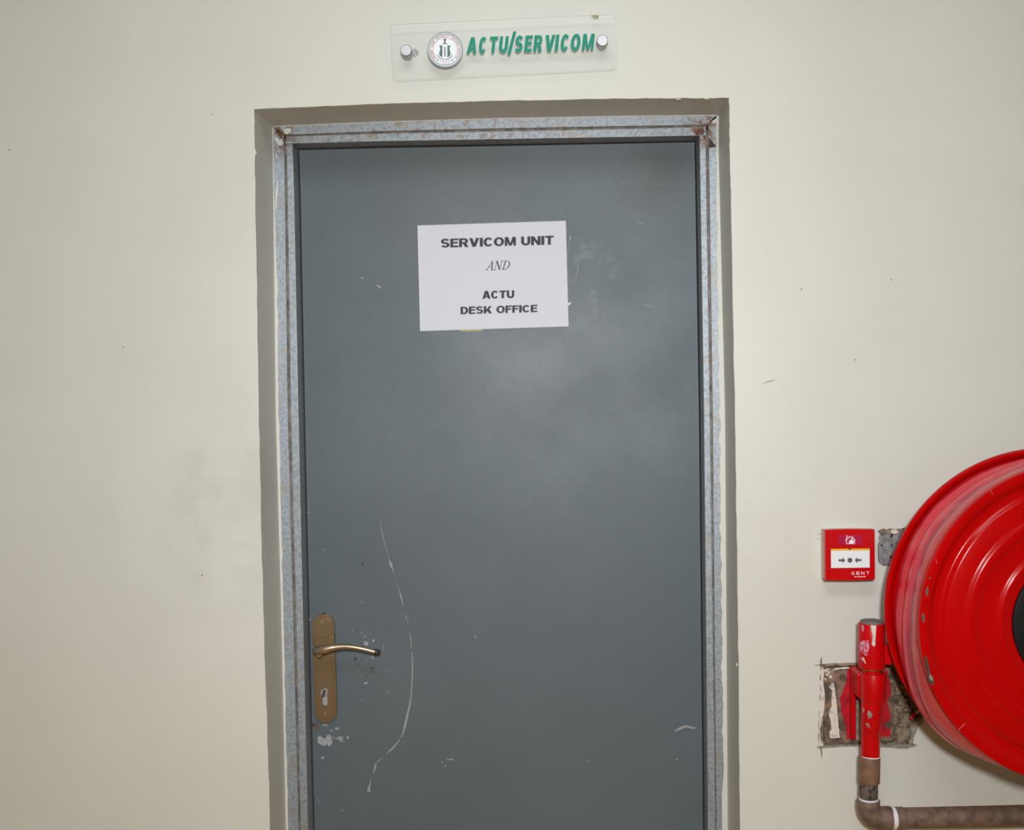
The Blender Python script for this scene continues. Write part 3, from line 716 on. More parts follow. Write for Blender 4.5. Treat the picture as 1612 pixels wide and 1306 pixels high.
# round seal
SC = (700.9, 78.2); SR = 28.0
def ring(r0, r1, Y, n=72, a0=0, a1=2 * math.pi):
    vs = []; fs = []
    for k in range(n + 1):
        a = a0 + (a1 - a0) * k / n
        for r in (r0, r1): vs.append(P(SC[0] + r * SR * math.cos(a), SC[1] - r * SR * math.sin(a), Y))
    for k in range(n): fs.append([2 * k, 2 * k + 1, 2 * k + 3, 2 * k + 2])
    return vs, fs
se = pxprism([(SC[0] + SR * math.cos(a), SC[1] - SR * math.sin(a)) for a in [k * math.pi / 36 for k in range(72)]], YA - 0.0008, YA - 0.0001).build('seal_disc', MT['seal'], sg, smooth=40)
Y1 = YA - 0.0012
m1 = MB(); m1.add(*ring(0.975, 1.0, Y1)); m1.add(*ring(0.845, 0.865, Y1)); m1.build('seal_ring', MT['seal_green'], se, smooth=0)
m1 = MB()
for k in range(64):
    a = 2 * math.pi * k / 64; da = 0.035
    vs = [P(SC[0] + r * SR * math.cos(t), SC[1] - r * SR * math.sin(t), Y1) for r, t in ((0.86, a), (0.98, a - 0.085), (0.98, a - 0.085 + da), (0.86, a + da))]
    m1.add(vs, [[0, 1, 2, 3]])
m1.build('rope_border', MT['seal_green'], se, smooth=0)
m1 = MB(); m1.add(*ring(0.665, 0.69, Y1)); m1.build('inner_ring', MT['seal_grey'], se, smooth=0)
m1 = MB()
def arc_text(mb, txt, a_start, a_end, r, hh, flip=False):
    n = len(txt)
    for i, ch in enumerate(txt):
        if ch == ' ': continue
        t = a_start + (a_end - a_start) * (i + 0.5) / n
        v, f = glyphs(ch, 0.02); wd = hh * (0.3 if ch == 'I' else 0.72); out = []
        rd = Vector((math.cos(t), -math.sin(t))); tg = Vector((math.sin(t), math.cos(t)))
        if flip: rd, tg = -rd, -tg
        cc = Vector(SC) + Vector((math.cos(t), -math.sin(t))) * r * SR
        for u, w in v:
            q = cc + tg * (u - 0.5) * wd * SR + rd * (w - 0.5) * hh * SR; out.append(P(q.x, q.y, Y1))
        mb.add(out, f)
arc_text(m1, 'MODIBBO ADAMA UNIVERSITY TEACHING HOSPITAL', math.radians(222), math.radians(-42), 0.765, 0.115)
arc_text(m1, 'YOLA', math.radians(253), math.radians(290), 0.775, 0.115, True)
m1.build('seal_lettering', MT['seal_red'], se, smooth=0)
m1 = MB()
def sp(pts, mb): 
    q = [(SC[0] + x * SR, SC[1] - y * SR) for x, y in pts]
    mb.add([P(x, y, Y1 - 4e-5 * (len(mb.v) % 9)) for x, y in q], [list(t) for t in tessellate_polygon([[Vector((*p, 0)) for p in q]])])
for s in (-1, 1):
    sp([(s * x - .02, y) for x, y in ((0.14, 0.24), (0.30, 0.25), (0.29, 0.14), (0.26, 0.08), (0.27, 0.0), (0.31, -0.12), (0.32, -0.26), (0.27, -0.36), (0.14, -0.43))], m1)
    sp([(s * 0.42 - .02 + 0.04 * math.cos(t), -0.60 + 0.04 * math.sin(t)) for t in [k * math.pi / 4 for k in range(8)]], m1)
m1.build('shield', MT['seal_green'], se, smooth=0)
m1 = MB()
pts = [(-0.02 + 0.05 * (1 if k % 2 else -1), 0.16 - k * 0.045) for k in range(13)]
for a, b in zip(pts[:-1], pts[1:]): sp(bar(a, b, 0.028), m1)
sp(bar((-0.02, 0.60), (-0.02, 0.34), 0.09), m1); sp(bar((-0.10, 0.56), (0.06, 0.60), 0.07), m1); sp(bar((-0.17, 0.33), (0.13, 0.33), 0.035), m1)
m1.build('crest', MT['seal_dark'], se, smooth=0)
m1 = MB()
for s in (-1, 1):
    sp([(s * x - .02, y) for x, y in ((0.02, -0.60), (0.02, -0.54), (0.22, -0.46), (0.36, -0.36), (0.40, -0.26), (0.44, -0.28), (0.40, -0.40), (0.24, -0.52))], m1)
m1.build('ribbon', MT['seal_grey'], se, smooth=0)

# ------------------------------------------------------------------ fire alarm call point
YC = -0.034
cb = P(1336, 914, 0)
cp = empty('fire_call_point', (cb.x, 0, cb.z), 'square red break glass call point with white panel and arrows', 'fire alarm')
def arcbox(x0, x1, y0, y1, bulge, n=10, r=2.0):
    top = [(x0 + (x1 - x0) * k / n, y0 - bulge * math.sin(math.pi * k / n)) for k in range(n + 1)]
    bot = [(x1 - (x1 - x0) * k / n, y1 + bulge * math.sin(math.pi * k / n)) for k in range(n + 1)]
    return top + bot
sk = lambda pts: [(x + (y - 873) * 0.006, y - (x - 1338) * 0.012) for x, y in pts]
# cream back box: world outline of the cover at the wall, a little smaller
o0 = [XZ(x, y, YC) for x, y in sk(arcbox(1299.2, 1377.2, 833.5, 912.4, 0.8))]
mx = sum(p[0] for p in o0) / len(o0); mz = sum(p[1] for p in o0) / len(o0)
bxp = [(mx + (x - mx) * 0.99, mz + (z - mz) * 0.985 - .001) for x, z in o0]
MB().prism(bxp, -0.021, -0.0003).build('back_box', MT['cream_box'], cp, smooth=30, bevel=0.002)
cov = MB().prism(o0, YC, -0.020).build('front_cover', MT['redplastic'], cp, smooth=30, bevel=0.0022)
YC1 = YC - 0.0006
pxprism(sk([(1305.5, 863.6), (1371.5, 863.6), (1371.5, 894.2), (1305.5, 894.2)]), YC - 0.0008, YC + 0.002).build('panel_surround', MT['redplastic'], cp, smooth=0, bevel=0.0004)
pnl = pxprism(sk([(1308.2, 863.8), (1369.2, 863.8), (1369.2, 893.6), (1308.2, 893.6)]), YC - 0.0014, YC + 0.001).build('press_panel', MT['white'], cp, smooth=0, bevel=0.0004)
pxprism(sk([(1308.2, 863.4), (1369.2, 863.4), (1369.2, 866.2), (1308.2, 866.2)]), YC - 0.0018, YC).build('yellow_flag', MT['yellow'], cp, smooth=0)
pxprism(sk([(1336, 863.2), (1340, 863.2), (1339.4, 865), (1336.8, 865)]), YC - 0.002, YC).build('key_notch', MT['hole'], cp, smooth=0)
for yy in (863.0, 894.4):
    pxprism(sk([(1299.6, yy - 0.3), (1308, yy - 0.3), (1308, yy + 0.3), (1299.6, yy + 0.3)]), YC - 0.0003, YC).build('cover_seam', MT['icon_back'], cp, smooth=0)
    pxprism(sk([(1369.4, yy - 0.3), (1377, yy - 0.3), (1377, yy + 0.3), (1369.4, yy + 0.3)]), YC - 0.0003, YC).build('cover_seam', MT['icon_back'], cp, smooth=0)
pxprism(sk([(1307.5, 835), (1308.2, 835), (1308.2, 863), (1307.5, 863)]), YC - 0.0003, YC).build('cover_seam', MT['icon_back'], cp, smooth=0)
pxprism(sk([(1369.0, 835), (1369.5, 835), (1369.5, 863), (1369.0, 863)]), YC - 0.0003, YC).build('cover_seam', MT['icon_back'], cp, smooth=0)
ib = pxprism(sk([(1319.3, 841.6), (1357.6, 841.6), (1357.6, 857.4), (1319.3, 857.4)]), YC - 0.0005, YC).build('icon_backing', MT['icon_back'], cp, smooth=0)
def flat(mb, pts, Y):
    q = sk(pts); Y -= 5e-5 * (len(mb.v) % 7); mb.add([P(x, y, Y) for x, y in q], [list(t) for t in tessellate_polygon([[Vector((*p, 0)) for p in q]])])
mb = MB(); yy = 881.5
for s in (-1, 1):
    flat(mb, [(1338 + s * x, yy + y) for x, y in ((18, -1.6), (12, -1.6), (12, -4.6), (7.4, 0), (12, 4.6), (12, 1.6), (18, 1.6))], YC - 0.0018)
flat(mb, [(1338 + 3.9 * math.cos(a), yy + 3.9 * math.sin(a)) for a in [k * math.pi / 12 for k in range(24)]], YC - 0.0018)
mb.build('arrows', MT['dark_print'], pnl, smooth=0)
mb = MB(); Yi = YC - 0.0009
for pts, w in (([(1331, 849.8), (1338.8, 844.2), (1346.6, 849.8)], 1.3), ([(1332.6, 848.6), (1332.6, 855.4), (1338, 855.4)], 1.2), ([(1345.4, 849), (1345.4, 855.4), (1337, 855.4)], 1.2),
               ([(1333.2, 847), (1333.2, 842.8), (1335.4, 843.6)], 1.1), ([(1342.4, 846.2), (1343.0, 843.6)], 0.8)):
    flat(mb, stroke(pts, w), Yi)
flat(mb, [(1337.2, 855), (1336.4, 852), (1338.2, 849.6), (1339.4, 850.6), (1340.2, 848.2), (1341.6, 847), (1342.2, 850), (1344, 850.6), (1344.6, 853), (1343, 855.2)], Yi)
mb.build('house_pictogram', MT['white_print'], ib, smooth=0)
mb = MB(); Yt = YC - 0.0004
for ch, x in zip('GENT', (1340.0, 1348.2, 1355.6, 1363.6)):
    v, f = glyphs(ch, 0.0); mb.add([P(*sk([(x + u * 5.0, 904.4 - w * 4.8)])[0], Yt) for u, w in v], f)
v, f = glyphs('by Honeywell', 0.01); mb.add([P(*sk([(1345.2 + u * 16.8, 909.2 - w * 3.0)])[0], Yt) for u, w in v], f)
mb.build('cover_lettering', MT['white_print'], cov, smooth=0)

# ------------------------------------------------------------------ recessed steel box beside the reel
jb = P(1400, 891, 0)
jx = empty('junction_box', (jb.x, 0, jb.z), 'grey perforated metal box sunk in the wall behind the red hose reel', 'box')
pxprism([(1384, 839), (1390, 837), (1466, 836), (1466, 889), (1388, 889), (1384, 884), (1383.2, 870)], 0.002, 0.009).build('box_plate', MT['boxsteel'], jx, smooth=0, bevel=0.001)
for i, (x, y, rx, ry) in enumerate([(1388, 858, 1.6, 1.6), (1404, 858, 2.0, 1.6), (1404, 842.6, 1.6, 3.2), (1402.5, 876, 2.2, 1.8), (1389, 841.5, 1.0, 2.2), (1420, 858, 1.8, 1.8)]):
    pxprism(blob(x, y, rx, ry, 10, i, 0.15), 0.0012, 0.003).build('knockout_hole', MT['hole'], jx, smooth=0)
pxprism(ragged([(1382, 836), (1388, 832), (1402, 833), (1420, 832), (1440, 832), (1440, 837), (1415, 838), (1408, 841), (1400, 838.5), (1394, 840.5), (1386, 838)], 4, 0.7, 3), -0.0012, 0.004).build('broken_plaster', MT['mortar'], jx, smooth=0)
pxprism(blob(1408, 836.5, 6, 2.6, 12, 5), -0.0018, 0.004).build('broken_plaster', MT['plaster'], jx, smooth=0)

# ------------------------------------------------------------------ wall bracket for the hose reel
wb = P(1365, 1172, 0)
br = empty('wall_bracket', (wb.x, 0, wb.z), 'rusty steel wall plate with red pivot collar in a rough niche', 'bracket')
# rough mortar bed
mm = MB(); nx_, ny_ = 90, 72; vs = []; fs = []
a = XZ(1287, 1043, 0.0); b = XZ(1457, 1177, 0.0)
for j in range(ny_ + 1):
    for i in range(nx_ + 1):
        x = a[0] + (b[0] - a[0]) * i / nx_; z = a[1] + (b[1] - a[1]) * j / ny_
        right = max(0, min(1, (i / nx_ - 0.58) * 6))
        h = 0.008 - right * 0.009 * (0.5 + pnoise(Vector((x * 70, z * 70, 1)))) - 0.0045 * pnoise(Vector((x * 170, z * 170, 4)))
        vs.append((x, min(0.0125, h), z))
for j in range(ny_):
    for i in range(nx_):
        q = j * (nx_ + 1) + i; fs.append([q, q + 1, q + nx_ + 2, q + nx_ + 1])
# keep only cells inside the niche
def inside(p, poly):
    c_ = False; n_ = len(poly)
    for i in range(n_):
        x0, z0 = poly[i]; x1, z1 = poly[i - 1]
        if (z0 > p[1]) != (z1 > p[1]) and p[0] < (x1 - x0) * (p[1] - z0) / (z1 - z0) + x0: c_ = not c_
    return c_
fs = [f for f in fs if all(inside((vs[k][0], vs[k][2]), niche) for k in f)]
mm.add(vs, fs).build('mortar_bed', MT['mortar'], br, smooth=50)
plt = pxprism(ragged([(1297, 1050.5), (1318, 1049), (1345, 1049.5), (1402, 1050), (1408, 1090), (1405, 1165), (1360, 1168), (1300, 1169), (1297.5, 1160)], 5, 0.5, 6), 0.001, 0.006).build('wall_plate', MT['plate'], br, smooth=0)
# plaster left on the margin and a long sliver of filler
pxprism(ragged([(1292.5, 1050), (1297, 1050), (1296.5, 1072), (1299, 1098), (1297, 1120), (1291.5, 1145), (1290.5, 1160), (1297, 1173), (1289, 1174.5), (1290, 1120)], 4, 0.5, 8), -0.0006, 0.006).build('plaster_margin', MT['plaster'], br, smooth=0)
pxprism(ragged([(1310.5, 1074), (1313, 1075.5), (1317, 1106), (1320, 1140), (1322, 1161), (1307, 1162), (1306.5, 1152), (1309, 1148), (1308, 1136), (1304.5, 1122), (1309, 1112), (1310, 1086), (1305.5, 1082)], 4, 0.4, 9), -0.0024, 0.002).build('plaster_sliver', MT['plaster'], br, smooth=0)
for i, (x, y, rx, ry) in enumerate(((1300, 1055, 3.2, 2.2), (1305, 1058, 2.2, 1.6), (1302, 1062, 1.8, 2.4), (1308, 1065, 2.4, 2.6), (1299, 1068, 1.5, 3.0), (1304, 1053, 2.6, 1.2))):
    pxprism(blob(x, y, rx, ry, 9, i + 40), 0.0002, 0.002).build('plaster_flake', MT['plaster'], br, smooth=0)
rgc = random.Random(31)
for i in range(26):      # crumbs of broken mortar on the right of the plate
    x, y = rgc.uniform(1409, 1446), rgc.uniform(1056, 1166)
    if x > 1432 and y > 1140: continue
    rx, ry = rgc.uniform(2, 5.5), rgc.uniform(2, 6.5)
    c = P(x, y, 0.002); k = 1.166e-3; vs = []; fs = []
    pts = blob(0, 0, rx, ry, 8, i + 90)
    for q, (u, w) in enumerate(((1.0, 0.006), (0.75, -0.003))):
        vs += [(c.x + px_ * k * u, w + (rgc.uniform(-.002, .002) if q else 0), c.z - py_ * k * u) for px_, py_ in pts]
    vs.append((c.x, -0.005 - rgc.uniform(0, .003), c.z))
    fs = [[j, (j + 1) % 8, 8 + (j + 1) % 8, 8 + j] for j in range(8)] + [[8 + j, 8 + (j + 1) % 8, 16] for j in range(8)]
    MB().add(vs, fs).build('mortar_crumb', MT['mortar'], br, smooth=30)
pxprism(ragged([(1309, 1056), (1316, 1051), (1330, 1049.5), (1345, 1050.5), (1343, 1052), (1320, 1053)], 4, 0.4, 12), -0.0006, 0.002).build('plaster_flake', MT['plaster'], br, smooth=0)
pxprism(ragged([(1286.5, 1174.5), (1330, 1171.5), (1358, 1171.5), (1358, 1174), (1330, 1175), (1287, 1177.5)], 4, 0.5, 13), -0.001, 0.003).build('cement_edge', MT['cement'], br, smooth=0)
pxprism(ragged([(1384, 1172), (1434, 1170), (1444, 1173), (1436, 1176), (1428, 1178.5), (1400, 1177), (1385, 1176)], 4, 0.7, 14), -0.0008, 0.002).build('cement_edge', MT['cement'], br, smooth=0)
pxprism(ragged([(1434, 1146), (1440, 1138), (1452, 1131), (1455, 1136), (1444, 1145), (1441, 1156), (1438, 1163), (1437, 1172), (1434, 1171)], 4, 0.7, 15), -0.0008, 0.002).build('cement_edge', MT['cement'], br, smooth=0)
pxprism(ragged([(1290, 1045), (1320, 1043.5), (1352, 1042.5), (1352, 1046), (1330, 1048), (1312, 1047.5), (1292, 1049)], 4, 0.5, 16), -0.0004, 0.002).build('chipped_edge', MT['mortar'], br, smooth=0)
# red paint on the plate
pxprism(ragged([(1334, 1054), (1342, 1051.5), (1346, 1052), (1346, 1163), (1334, 1163), (1330, 1140), (1325, 1120), (1322, 1098), (1329, 1084), (1333, 1070)], 4, 0.6, 17), -0.0002, 0.003).build('red_paint', MT['red_thin'], br, smooth=0)
pxprism(ragged([(1388, 1054), (1398, 1056), (1401, 1075), (1403, 1090), (1397, 1105), (1402, 1125), (1400, 1140), (1403, 1158), (1385, 1160), (1384, 1100)], 4, 0.7, 18), -0.0006, 0.003).build('red_paint', MT['red_thin'], br, smooth=0)
pxprism([(1340.5, 1053), (1347.5, 1053), (1347.5, 1163.5), (1341.5, 1163.5)], -0.016, 0.003).build('bracket_rib', MT['red_pipe'], br, smooth=0, bevel=0.001)
pxprism([(1348.5, 1100), (1355, 1100), (1355, 1165), (1347.5, 1165)], -0.0008, 0.002).build('bare_gap', MT['cement'], br, smooth=0)
for i, (x, y) in enumerate(((1326.5, 1065.8), (1326.5, 1142.8), (1399, 1140.5), (1403, 1064))):
    h_ = pxprism([(x + 4.6 * math.cos(t), y + 4.6 * math.sin(t)) for t in [k * math.pi / 9 for k in range(18)]], -0.0010, 0.002).build('bolt_hole', MT['hole_brown'], br, smooth=0)
    q = P(x, y, -0.001); r = 4.6 * 1.166e-3
    MB().lathe([(r, -0.0008), (r + .0007, -0.0016), (r + .0012, -0.0008)], q.x, q.z, 24).build('hole_lip', MT['plate'], h_)
# pivot collar and web
YPX = -0.058                                       # axis of the riser
def riser(px_l, px_r, py0, py1):
    """vertical cylinder whose outline spans the two pixel columns"""
    a = P((px_l[0] + px_r[0]) / 2, py0, YPX); b = P((px_l[1] + px_r[1]) / 2, py1, YPX)
    s = (YPX - CAM.y) / F / 2
    return a, b, (px_r[0] - px_l[0]) * s, (px_r[1] - px_l[1]) * s
def cyl(mb, a, b, r0, r1, bev=0.0012, seg=36, lo=None):
    d = (b - a).normalized()
    return mb.tube([a, a + d * bev * .3, a + d * bev, b - d * bev, b - d * bev * .3, b], [r0 - bev, r0 - bev * .3, r0, r1, r1 - bev * .3, r1 - bev], seg)
a, b, r0, r1 = riser((1354.8, 1354.8), (1394.2, 1392.8), 1058.5, 1102)
axis_x = (a.x + b.x) / 2
cl = cyl(MB(), a, b, r0, r1, 0.0014).build('pivot_collar', MT['red_pipe'], br, smooth=50)
MB().box(XZ(1342, 1060, -.02)[0], axis_x - 0.004, YPX + 0.004, 0.002, b.z + 0.002, a.z - 0.001).build('collar_web', MT['red_pipe'], br, smooth=0, bevel=0.004)

# ------------------------------------------------------------------ water pipe
wp0 = P(1370, 1300, YPX)
wp = empty('water_pipe', (axis_x, YPX, wp0.z - 0.03), 'brown iron water pipe with elbow rising to a red painted riser', 'pipe')
a, b, r0, r1 = riser((1356.2, 1355.2), (1388.6, 1387.6), 1099, 1146)
a2, b2, r2, r3 = riser((1355.6, 1355.3), (1385.2, 1384.6), 1150, 1191)
MB().tube([a, b, a2, b2], [r0, r1, r2, r3], 36).build('red_riser', MT['red_pipe'], wp, smooth=50)
for i, (x, y, rx, ry) in enumerate(((1372, 1125, 3.4, 6.2), (1361, 1119, 2.2, 4.2), (1368, 1143, 5.0, 3.2), (1362, 1147, 1.8, 1.6))):
    # worn patches follow the round of the pipe
    c = P(x, y, YPX - r0); rr = r0 + 0.0004; vs = []
    pts = blob(0, 0, rx, ry, 12, i + 70); s = 1.135e-3
    for (ux, uz) in [(0, 0)] + pts:
        an = (c.x - axis_x + ux * s) / rr; an = max(-1.2, min(1.2, an))
        vs.append((a.x + (b.x - a.x) * .5 + rr * math.sin(an), YPX - rr * math.cos(an), c.z - uz * s))
    MB().add(vs, [[0, k + 1, (k + 1) % len(pts) + 1] for k in range(len(pts))]).build('worn_patch', MT['cement'], wp, smooth=60)
a, b, r0, r1 = riser((1352.6, 1352.2), (1385.4, 1384.4), 1190, 1231)
cyl(MB(), a, b, r0, r1, 0.001).build('coupling', MT['coupling'], wp, smooth=50)
a, b, r0, r1 = riser((1355.4, 1355.2), (1385.2, 1385.2), 1188.4, 1190.6)
cyl(MB(), a, b, r0, r1, 0.0006).build('thread_tape', MT['ptfe'], wp, smooth=50)
a, b, r0, r1 = riser((1353.6, 1353.2), (1381.8, 1381.4), 1230, 1258)
cyl(MB(), a, b, r0, r1, 0.0006).build('pipe_nipple', MT['iron_dark'], wp, smooth=50)
a, b, r0, r1 = riser((1352.2, 1352.2), (1382.6, 1382.6), 1255.5, 1259)
cyl(MB(), a, b, r0, r1, 0.0006).build('thread_tape', MT['ptfe'], wp, smooth=50)
# elbow
t0 = P(1367.2, 1258, YPX); t1 = P(1368, 1287.3, YPX); t2 = P(1402.5, 1286.6, YPX)
sR = (YPX - CAM.y) / F
R1 = 17.6 * sR
pts = [t0, t0 + Vector((0, 0, -0.004)), t0 + Vector((0, 0, -0.011))]
rad = [R1 * .97, R1, R1]
cen = Vector((t0.x + 0.021, YPX, t1.z + 0.021)); 
for k in range(9):
    q = math.pi + math.pi / 2 * k / 8
    pts.append(Vector((cen.x + 0.021 * math.cos(q), YPX, cen.z + 0.021 * math.sin(q)))); rad.append(R1 * 1.0)
pts += [Vector((t2.x - 0.010, YPX, t1.z)), Vector((t2.x - 0.003, YPX, t1.z)), Vector((t2.x, YPX, t1.z))]; rad += [R1 * 1.03, R1 * 1.03, R1]
el = MB().tube(pts, rad, 36).build('pipe_elbow', MT['iron'], wp, smooth=60)
q = P(1372.5, 1285, YPX - R1)
MB().lathe([(0.0048, YPX - R1 + .002), (0.0052, YPX - R1 - .0006), (0.0066, YPX - R1 - .0006), (0.007, YPX - R1 + .002)], q.x, q.z, 24).build('cast_ring', MT['coupling'], el)
MB().lathe([(0.0001, YPX - R1 - .0006), (0.0026, YPX - R1 - .0006), (0.0028, YPX - R1 + .002)], q.x, q.z, 5).build('cast_mark', MT['coupling'], el)
hz = Vector((0, 0, 0)); s1 = P(1409, 1287.6, YPX); s2 = P(1612, 1283.2, YPX); dirp = (s2 - s1).normalized(); rp = 16.0 * sR
MB().tube([t2 + Vector((-.001, 0, 0)), Vector((t2.x + .0085, YPX, s1.z))], 16.8 * sR, 36).build('thread_tape', MT['ptfe'], wp, smooth=50)
MB().tube([Vector((t2.x + .007, YPX, s1.z)), s1 + dirp * 0.001, s1 + dirp * 0.015, s1 + dirp * .0165], [rp * 1.0, rp * 1.08, rp * 1.08, rp], 36).build('thread_collar', MT['iron'], wp, smooth=40)
MB().tube([s1, s1 + dirp * 0.3, s1 + dirp * (XR - s1.x - 0.002) / dirp.x], rp, 36).build('pipe_run', MT['iron'], wp, smooth=50)

# ------------------------------------------------------------------ fire hose reel
CX, CZ = 0.878, 1.172
hr = empty('fire_hose_reel', (CX, -0.10, CZ - 0.285), 'big red metal fire hose reel with black hub on the wall', 'hose reel')
RB, RF = 0.2805, 0.2655; yb, yf = -0.098, -0.231
# rear flange: rolled rim, shallow step
MB().lathe([(0.03, yb + .004), (0.245, yb + .004), (0.252, yb + .002), (RB - .016, yb + .002), (RB - .012, yb - .002), (RB - .009, yb - .006), (RB - .004, yb - .0075), (RB - .0006, yb - .004),
            (RB, yb), (RB - .001, yb + .004), (RB - .006, yb + .006), (RB - .012, yb + .0045), (RB - .02, yb + .006), (0.03, yb + .007)], CX, CZ, 160, closed=True).build('rear_flange', MT['red'], hr, smooth=40)
pf = [(0.06, yf + .004), (0.112, yf + .004), (0.1145, yf + .001), (0.117, yf), (0.125, yf), (0.128, yf - .0022), (0.131, yf - .0032), (0.135, yf - .0026), (0.1385, yf + .0004), (0.141, yf + .001),
      (0.163, yf + .001), (0.168, yf + .0005), (0.172, yf - .0022), (0.176, yf - .0034), (0.184, yf - .0034), (0.1875, yf - .0022), (0.191, yf + .0004), (0.194, yf + .001), (0.219, yf + .001), (0.2225, yf + .0028), (0.2255, yf + .007), (0.229, yf + .008),
      (0.237, yf + .0078), (0.242, yf + .006), (0.248, yf + .0005), (0.251, yf - .001), (0.259, yf - .0012), (0.264, yf - .0004), (RF - .0015, yf + .0015), (RF, yf + .005), (RF - .001, yf + .009), (RF - .004, yf + .010),
      (RF - .006, yf + .008), (0.259, yf + .004), (0.251, yf + .005), (0.240, yf + .012), (0.20, yf + .010), (0.06, yf + .010)]
ffl = MB().lathe(pf, CX, CZ, 180, closed=True).build('front_flange', MT['red'], hr, smooth=50)
# hose wound on the drum under stretched film
def rf(a_, y):
    t = (y - yf) / (yb - yf)
    e = 0.004 * math.sin(3 * a_ + 1.0) + 0.003 * math.sin(7 * a_ + 0.4 + 3 * t) + 0.0016 * math.sin(17 * a_ + 5 * t)
    low = math.cos(a_ - math.radians(219)); e += 0.095 * max(0, low) ** 10 * math.sin(math.pi * min(1, max(0, t)))
    return 1 + e
prof = [(0.09, yf + .011)]
for k in range(41):
    t = k / 40; y = yf + .011 + (yb + .001 - yf - .011) * t
    prof.append((0.2585 + 0.0045 * abs(math.sin(math.pi * 3 * t)) + 0.004 * t, y))
prof.append((0.09, yb + .001))
MB().lathe(prof, CX, CZ, 180, rfun=lambda a_, y: rf(a_, y), closed=True).build('wound_hose', MT['hose'], hr, smooth=60, label='pinkish red hose under dusty stretched film')
# black hub
MB().lathe([(0.0001, yf - .003), (0.022, yf - .003), (0.026, yf), (0.06, yf + .0005), (0.108, yf - .0005), (0.1115, yf + .001), (0.1125, yf + .006), (0.0001, yf + .008)], CX, CZ, 96).build('hub_cover', MT['black'], hr, smooth=40)
MB().lathe([(0.0001, yf - .012), (0.011, yf - .012), (0.013, yf - .010), (0.013, yf - .001), (0.0001, yf - .001)], CX, CZ, 6).build('hub_nut', MT['steel'], hr, smooth=0)
def fl(name, pts, mat, y, par): return pxprism(pts, y - .0003, y + .0012).build(name, mat, par, smooth=0)
yo = yf - .0012
for pts, w, mt in (([(1457, 1032), (1459, 1045), (1461, 1054), (1463, 1062)], [3, 6, 5, 5], 'rust'), ([(1462, 1062), (1465, 1067), (1467, 1073), (1470, 1077)], [5, 9, 8, 3], 'rust'), ([(1463.5, 1061.5), (1465.5, 1066), (1467.5, 1071)], [2, 5, 3], 'cement'),
                   ([(1460, 923), (1459.5, 931), (1459, 938)], [2, 5, 2.5], 'rust_red'), ([(1463.5, 908), (1464, 911)], [3, 3], 'rust_red'), ([(1453, 965), (1453.5, 973), (1454, 979)], [3, 5, 3], 'rust_red'),
                   ([(1556, 766), (1560, 773), (1563.5, 779)], [0.5, 0.9, 0.3], 'chip_faint'), ([(1473, 878), (1475, 887)], [0.5, 1.0], 'chip_faint'), ([(1508, 1150), (1514, 1144), (1519, 1139)], [0.3, 0.8, 0.8], 'chip_faint')):
    yo -= 0.00015; fl('paint_wear', stroke(pts, [k * .6 for k in w] if mt == 'chip_faint' else w), MT[mt] if mt != 'chip_faint' else MT['seal_red'], yo, ffl)
# swing arm behind the reel and the pivot sleeve over the riser
a, b, r0, r1 = riser((1351.6, 1351.4), (1392.2, 1393.4), 980, 1050)
slv = cyl(MB(), a, b, r0, r1, 0.0014).build('pivot_sleeve', MT['red_pipe'], hr, smooth=50)
top = a.copy()
MB().tube([top + Vector((0, 0, -.001)), top + Vector((0, 0, .002)), top + Vector((0, 0, .0042)), top + Vector((0, 0, .005))], [r0 * .86, r0 * .86, r0 * .82, r0 * .70], 32).build('sleeve_plug', MT['greycap'], hr, smooth=40)
d0 = b.copy()
MB().tube([d0 + Vector((0, 0, .001)), d0 + Vector((0, 0, -.0022))], r0 * .86, 32).build('brass_washer', MT['brass'], hr, smooth=40)
MB().tube([d0 + Vector((0, 0, -.001)), Vector((d0.x, YPX, P(1373, 1060, YPX).z))], r0 * .70, 32).build('pivot_pin', MT['red_pipe'], hr, smooth=40)
za, zb = P(1390, 1013, YPX).z, P(1390, 1043, YPX).z
MB().box(a.x + 0.012, CX + 0.03, YPX - 0.014, YPX + 0.012, zb, za).build('swing_arm', MT['red_pipe'], hr, smooth=0, bevel=0.003)
MB().lathe([(0.0001, YPX + .015), (0.045, YPX + .015), (0.045, yb + .005), (0.0001, yb + .005)], CX, CZ, 40).build('axle_boss', MT['red'], hr, smooth=40)
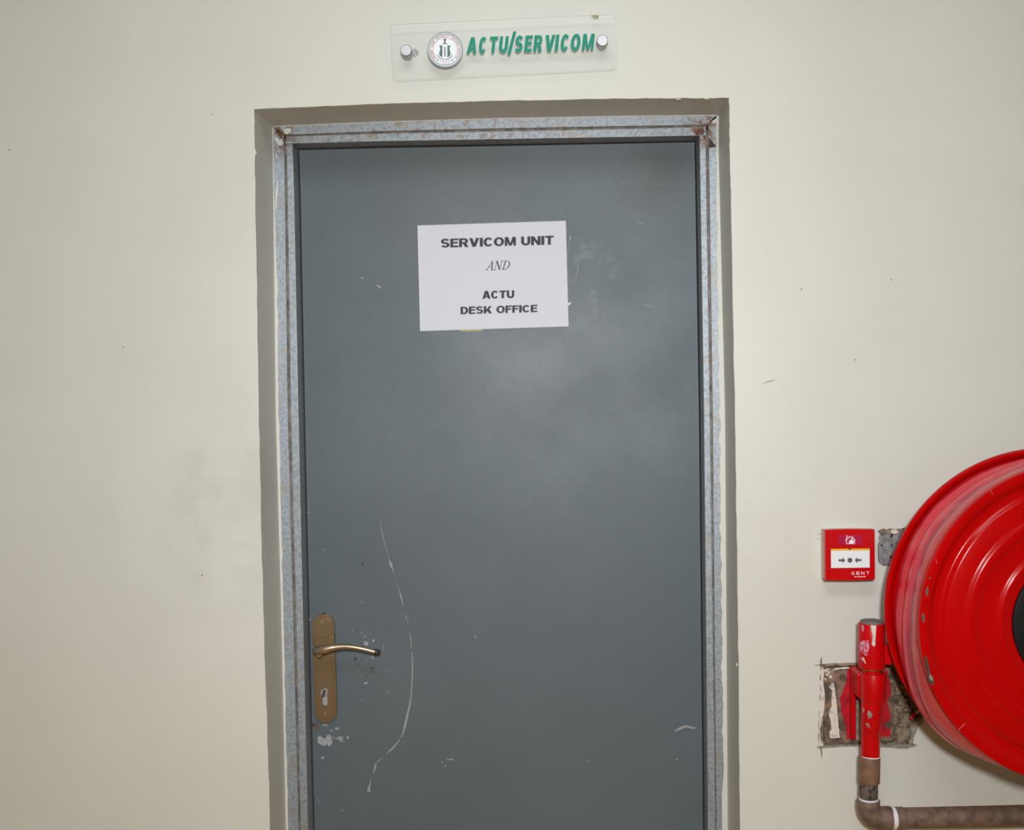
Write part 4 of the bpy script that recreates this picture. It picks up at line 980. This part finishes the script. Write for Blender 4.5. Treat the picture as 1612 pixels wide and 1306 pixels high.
# bare paint on the sleeve
def on_sleeve(pts, mat, rr, name='paint_scrape', par=None, ax=None):
    bm = bmesh.new(); vs = [bm.verts.new((x, y, 0)) for x, y in pts]
    bm.faces.new(vs)
    x0 = min(p[0] for p in pts); x1 = max(p[0] for p in pts); x = x0 + 1.2
    while x < x1:
        bmesh.ops.bisect_plane(bm, geom=bm.verts[:] + bm.edges[:] + bm.faces[:], plane_co=(x, 0, 0), plane_no=(1, 0, 0)); x += 1.2
    bmesh.ops.triangulate(bm, faces=bm.faces[:])
    bm.verts.index_update(); ax = ax if ax is not None else a.x
    out = []
    for v in bm.verts:
        c = P(v.co.x, v.co.y, YPX - rr); an = math.asin(max(-.97, min(.97, (c.x - ax) / rr)))
        out.append((ax + rr * math.sin(an), YPX - rr * math.cos(an), c.z))
    fs = [[v.index for v in f.verts] for f in bm.faces]; bm.free()
    MB().add(out, fs).build(name, mat, par or hr, smooth=60)
on_sleeve([(1371, 984), (1379.5, 984), (1378.5, 1000), (1378, 1014), (1376, 1018), (1372.5, 1014), (1374, 1002)], MT['plaster'], r0 + .0009)
on_sleeve([(1359, 1012), (1364, 1008), (1368, 1009), (1369, 1020), (1366, 1033), (1362, 1038), (1357, 1036), (1356, 1024)], M('scraped_pink_paint', srgb(206, 150, 176), .6, var=(srgb(196, 40, 60), 260, .46, .56)), r0 + .0007)
on_sleeve([(1358, 1038), (1362, 1036), (1364.5, 1044), (1364.5, 1049), (1359, 1048)], MT['plaster'], r0 + .0009)
on_sleeve([(1359, 986), (1361.5, 985), (1362.5, 992), (1361, 997), (1359.5, 993)], M('scraped_rose_paint', srgb(196, 120, 140), .6), r0 + .0007)

# ------------------------------------------------------------------ cut cable end beside the bracket
c0, c1 = P(1433, 1131.5, -0.012), P(1441, 1122, -0.006); c2 = P(1447, 1117.5, 0.004)
ce = empty('cable_stub', (c0.x, -0.012, c0.z), 'short red tipped cable stub poking from the mortar below the reel', 'cable')
MB().tube([c0, c0 + (c1 - c0) * .1, c0 + (c1 - c0) * .9, c1], [.002, .0032, .003, .0025], 14).build('cable_tip', MT['red_pipe'], ce, smooth=50)
MB().tube([c0 + (c1 - c0) * .9, c1, c2], [.0026, .0026, .0026], 14).build('cable_sheath', MT['plaster'], ce, smooth=50)
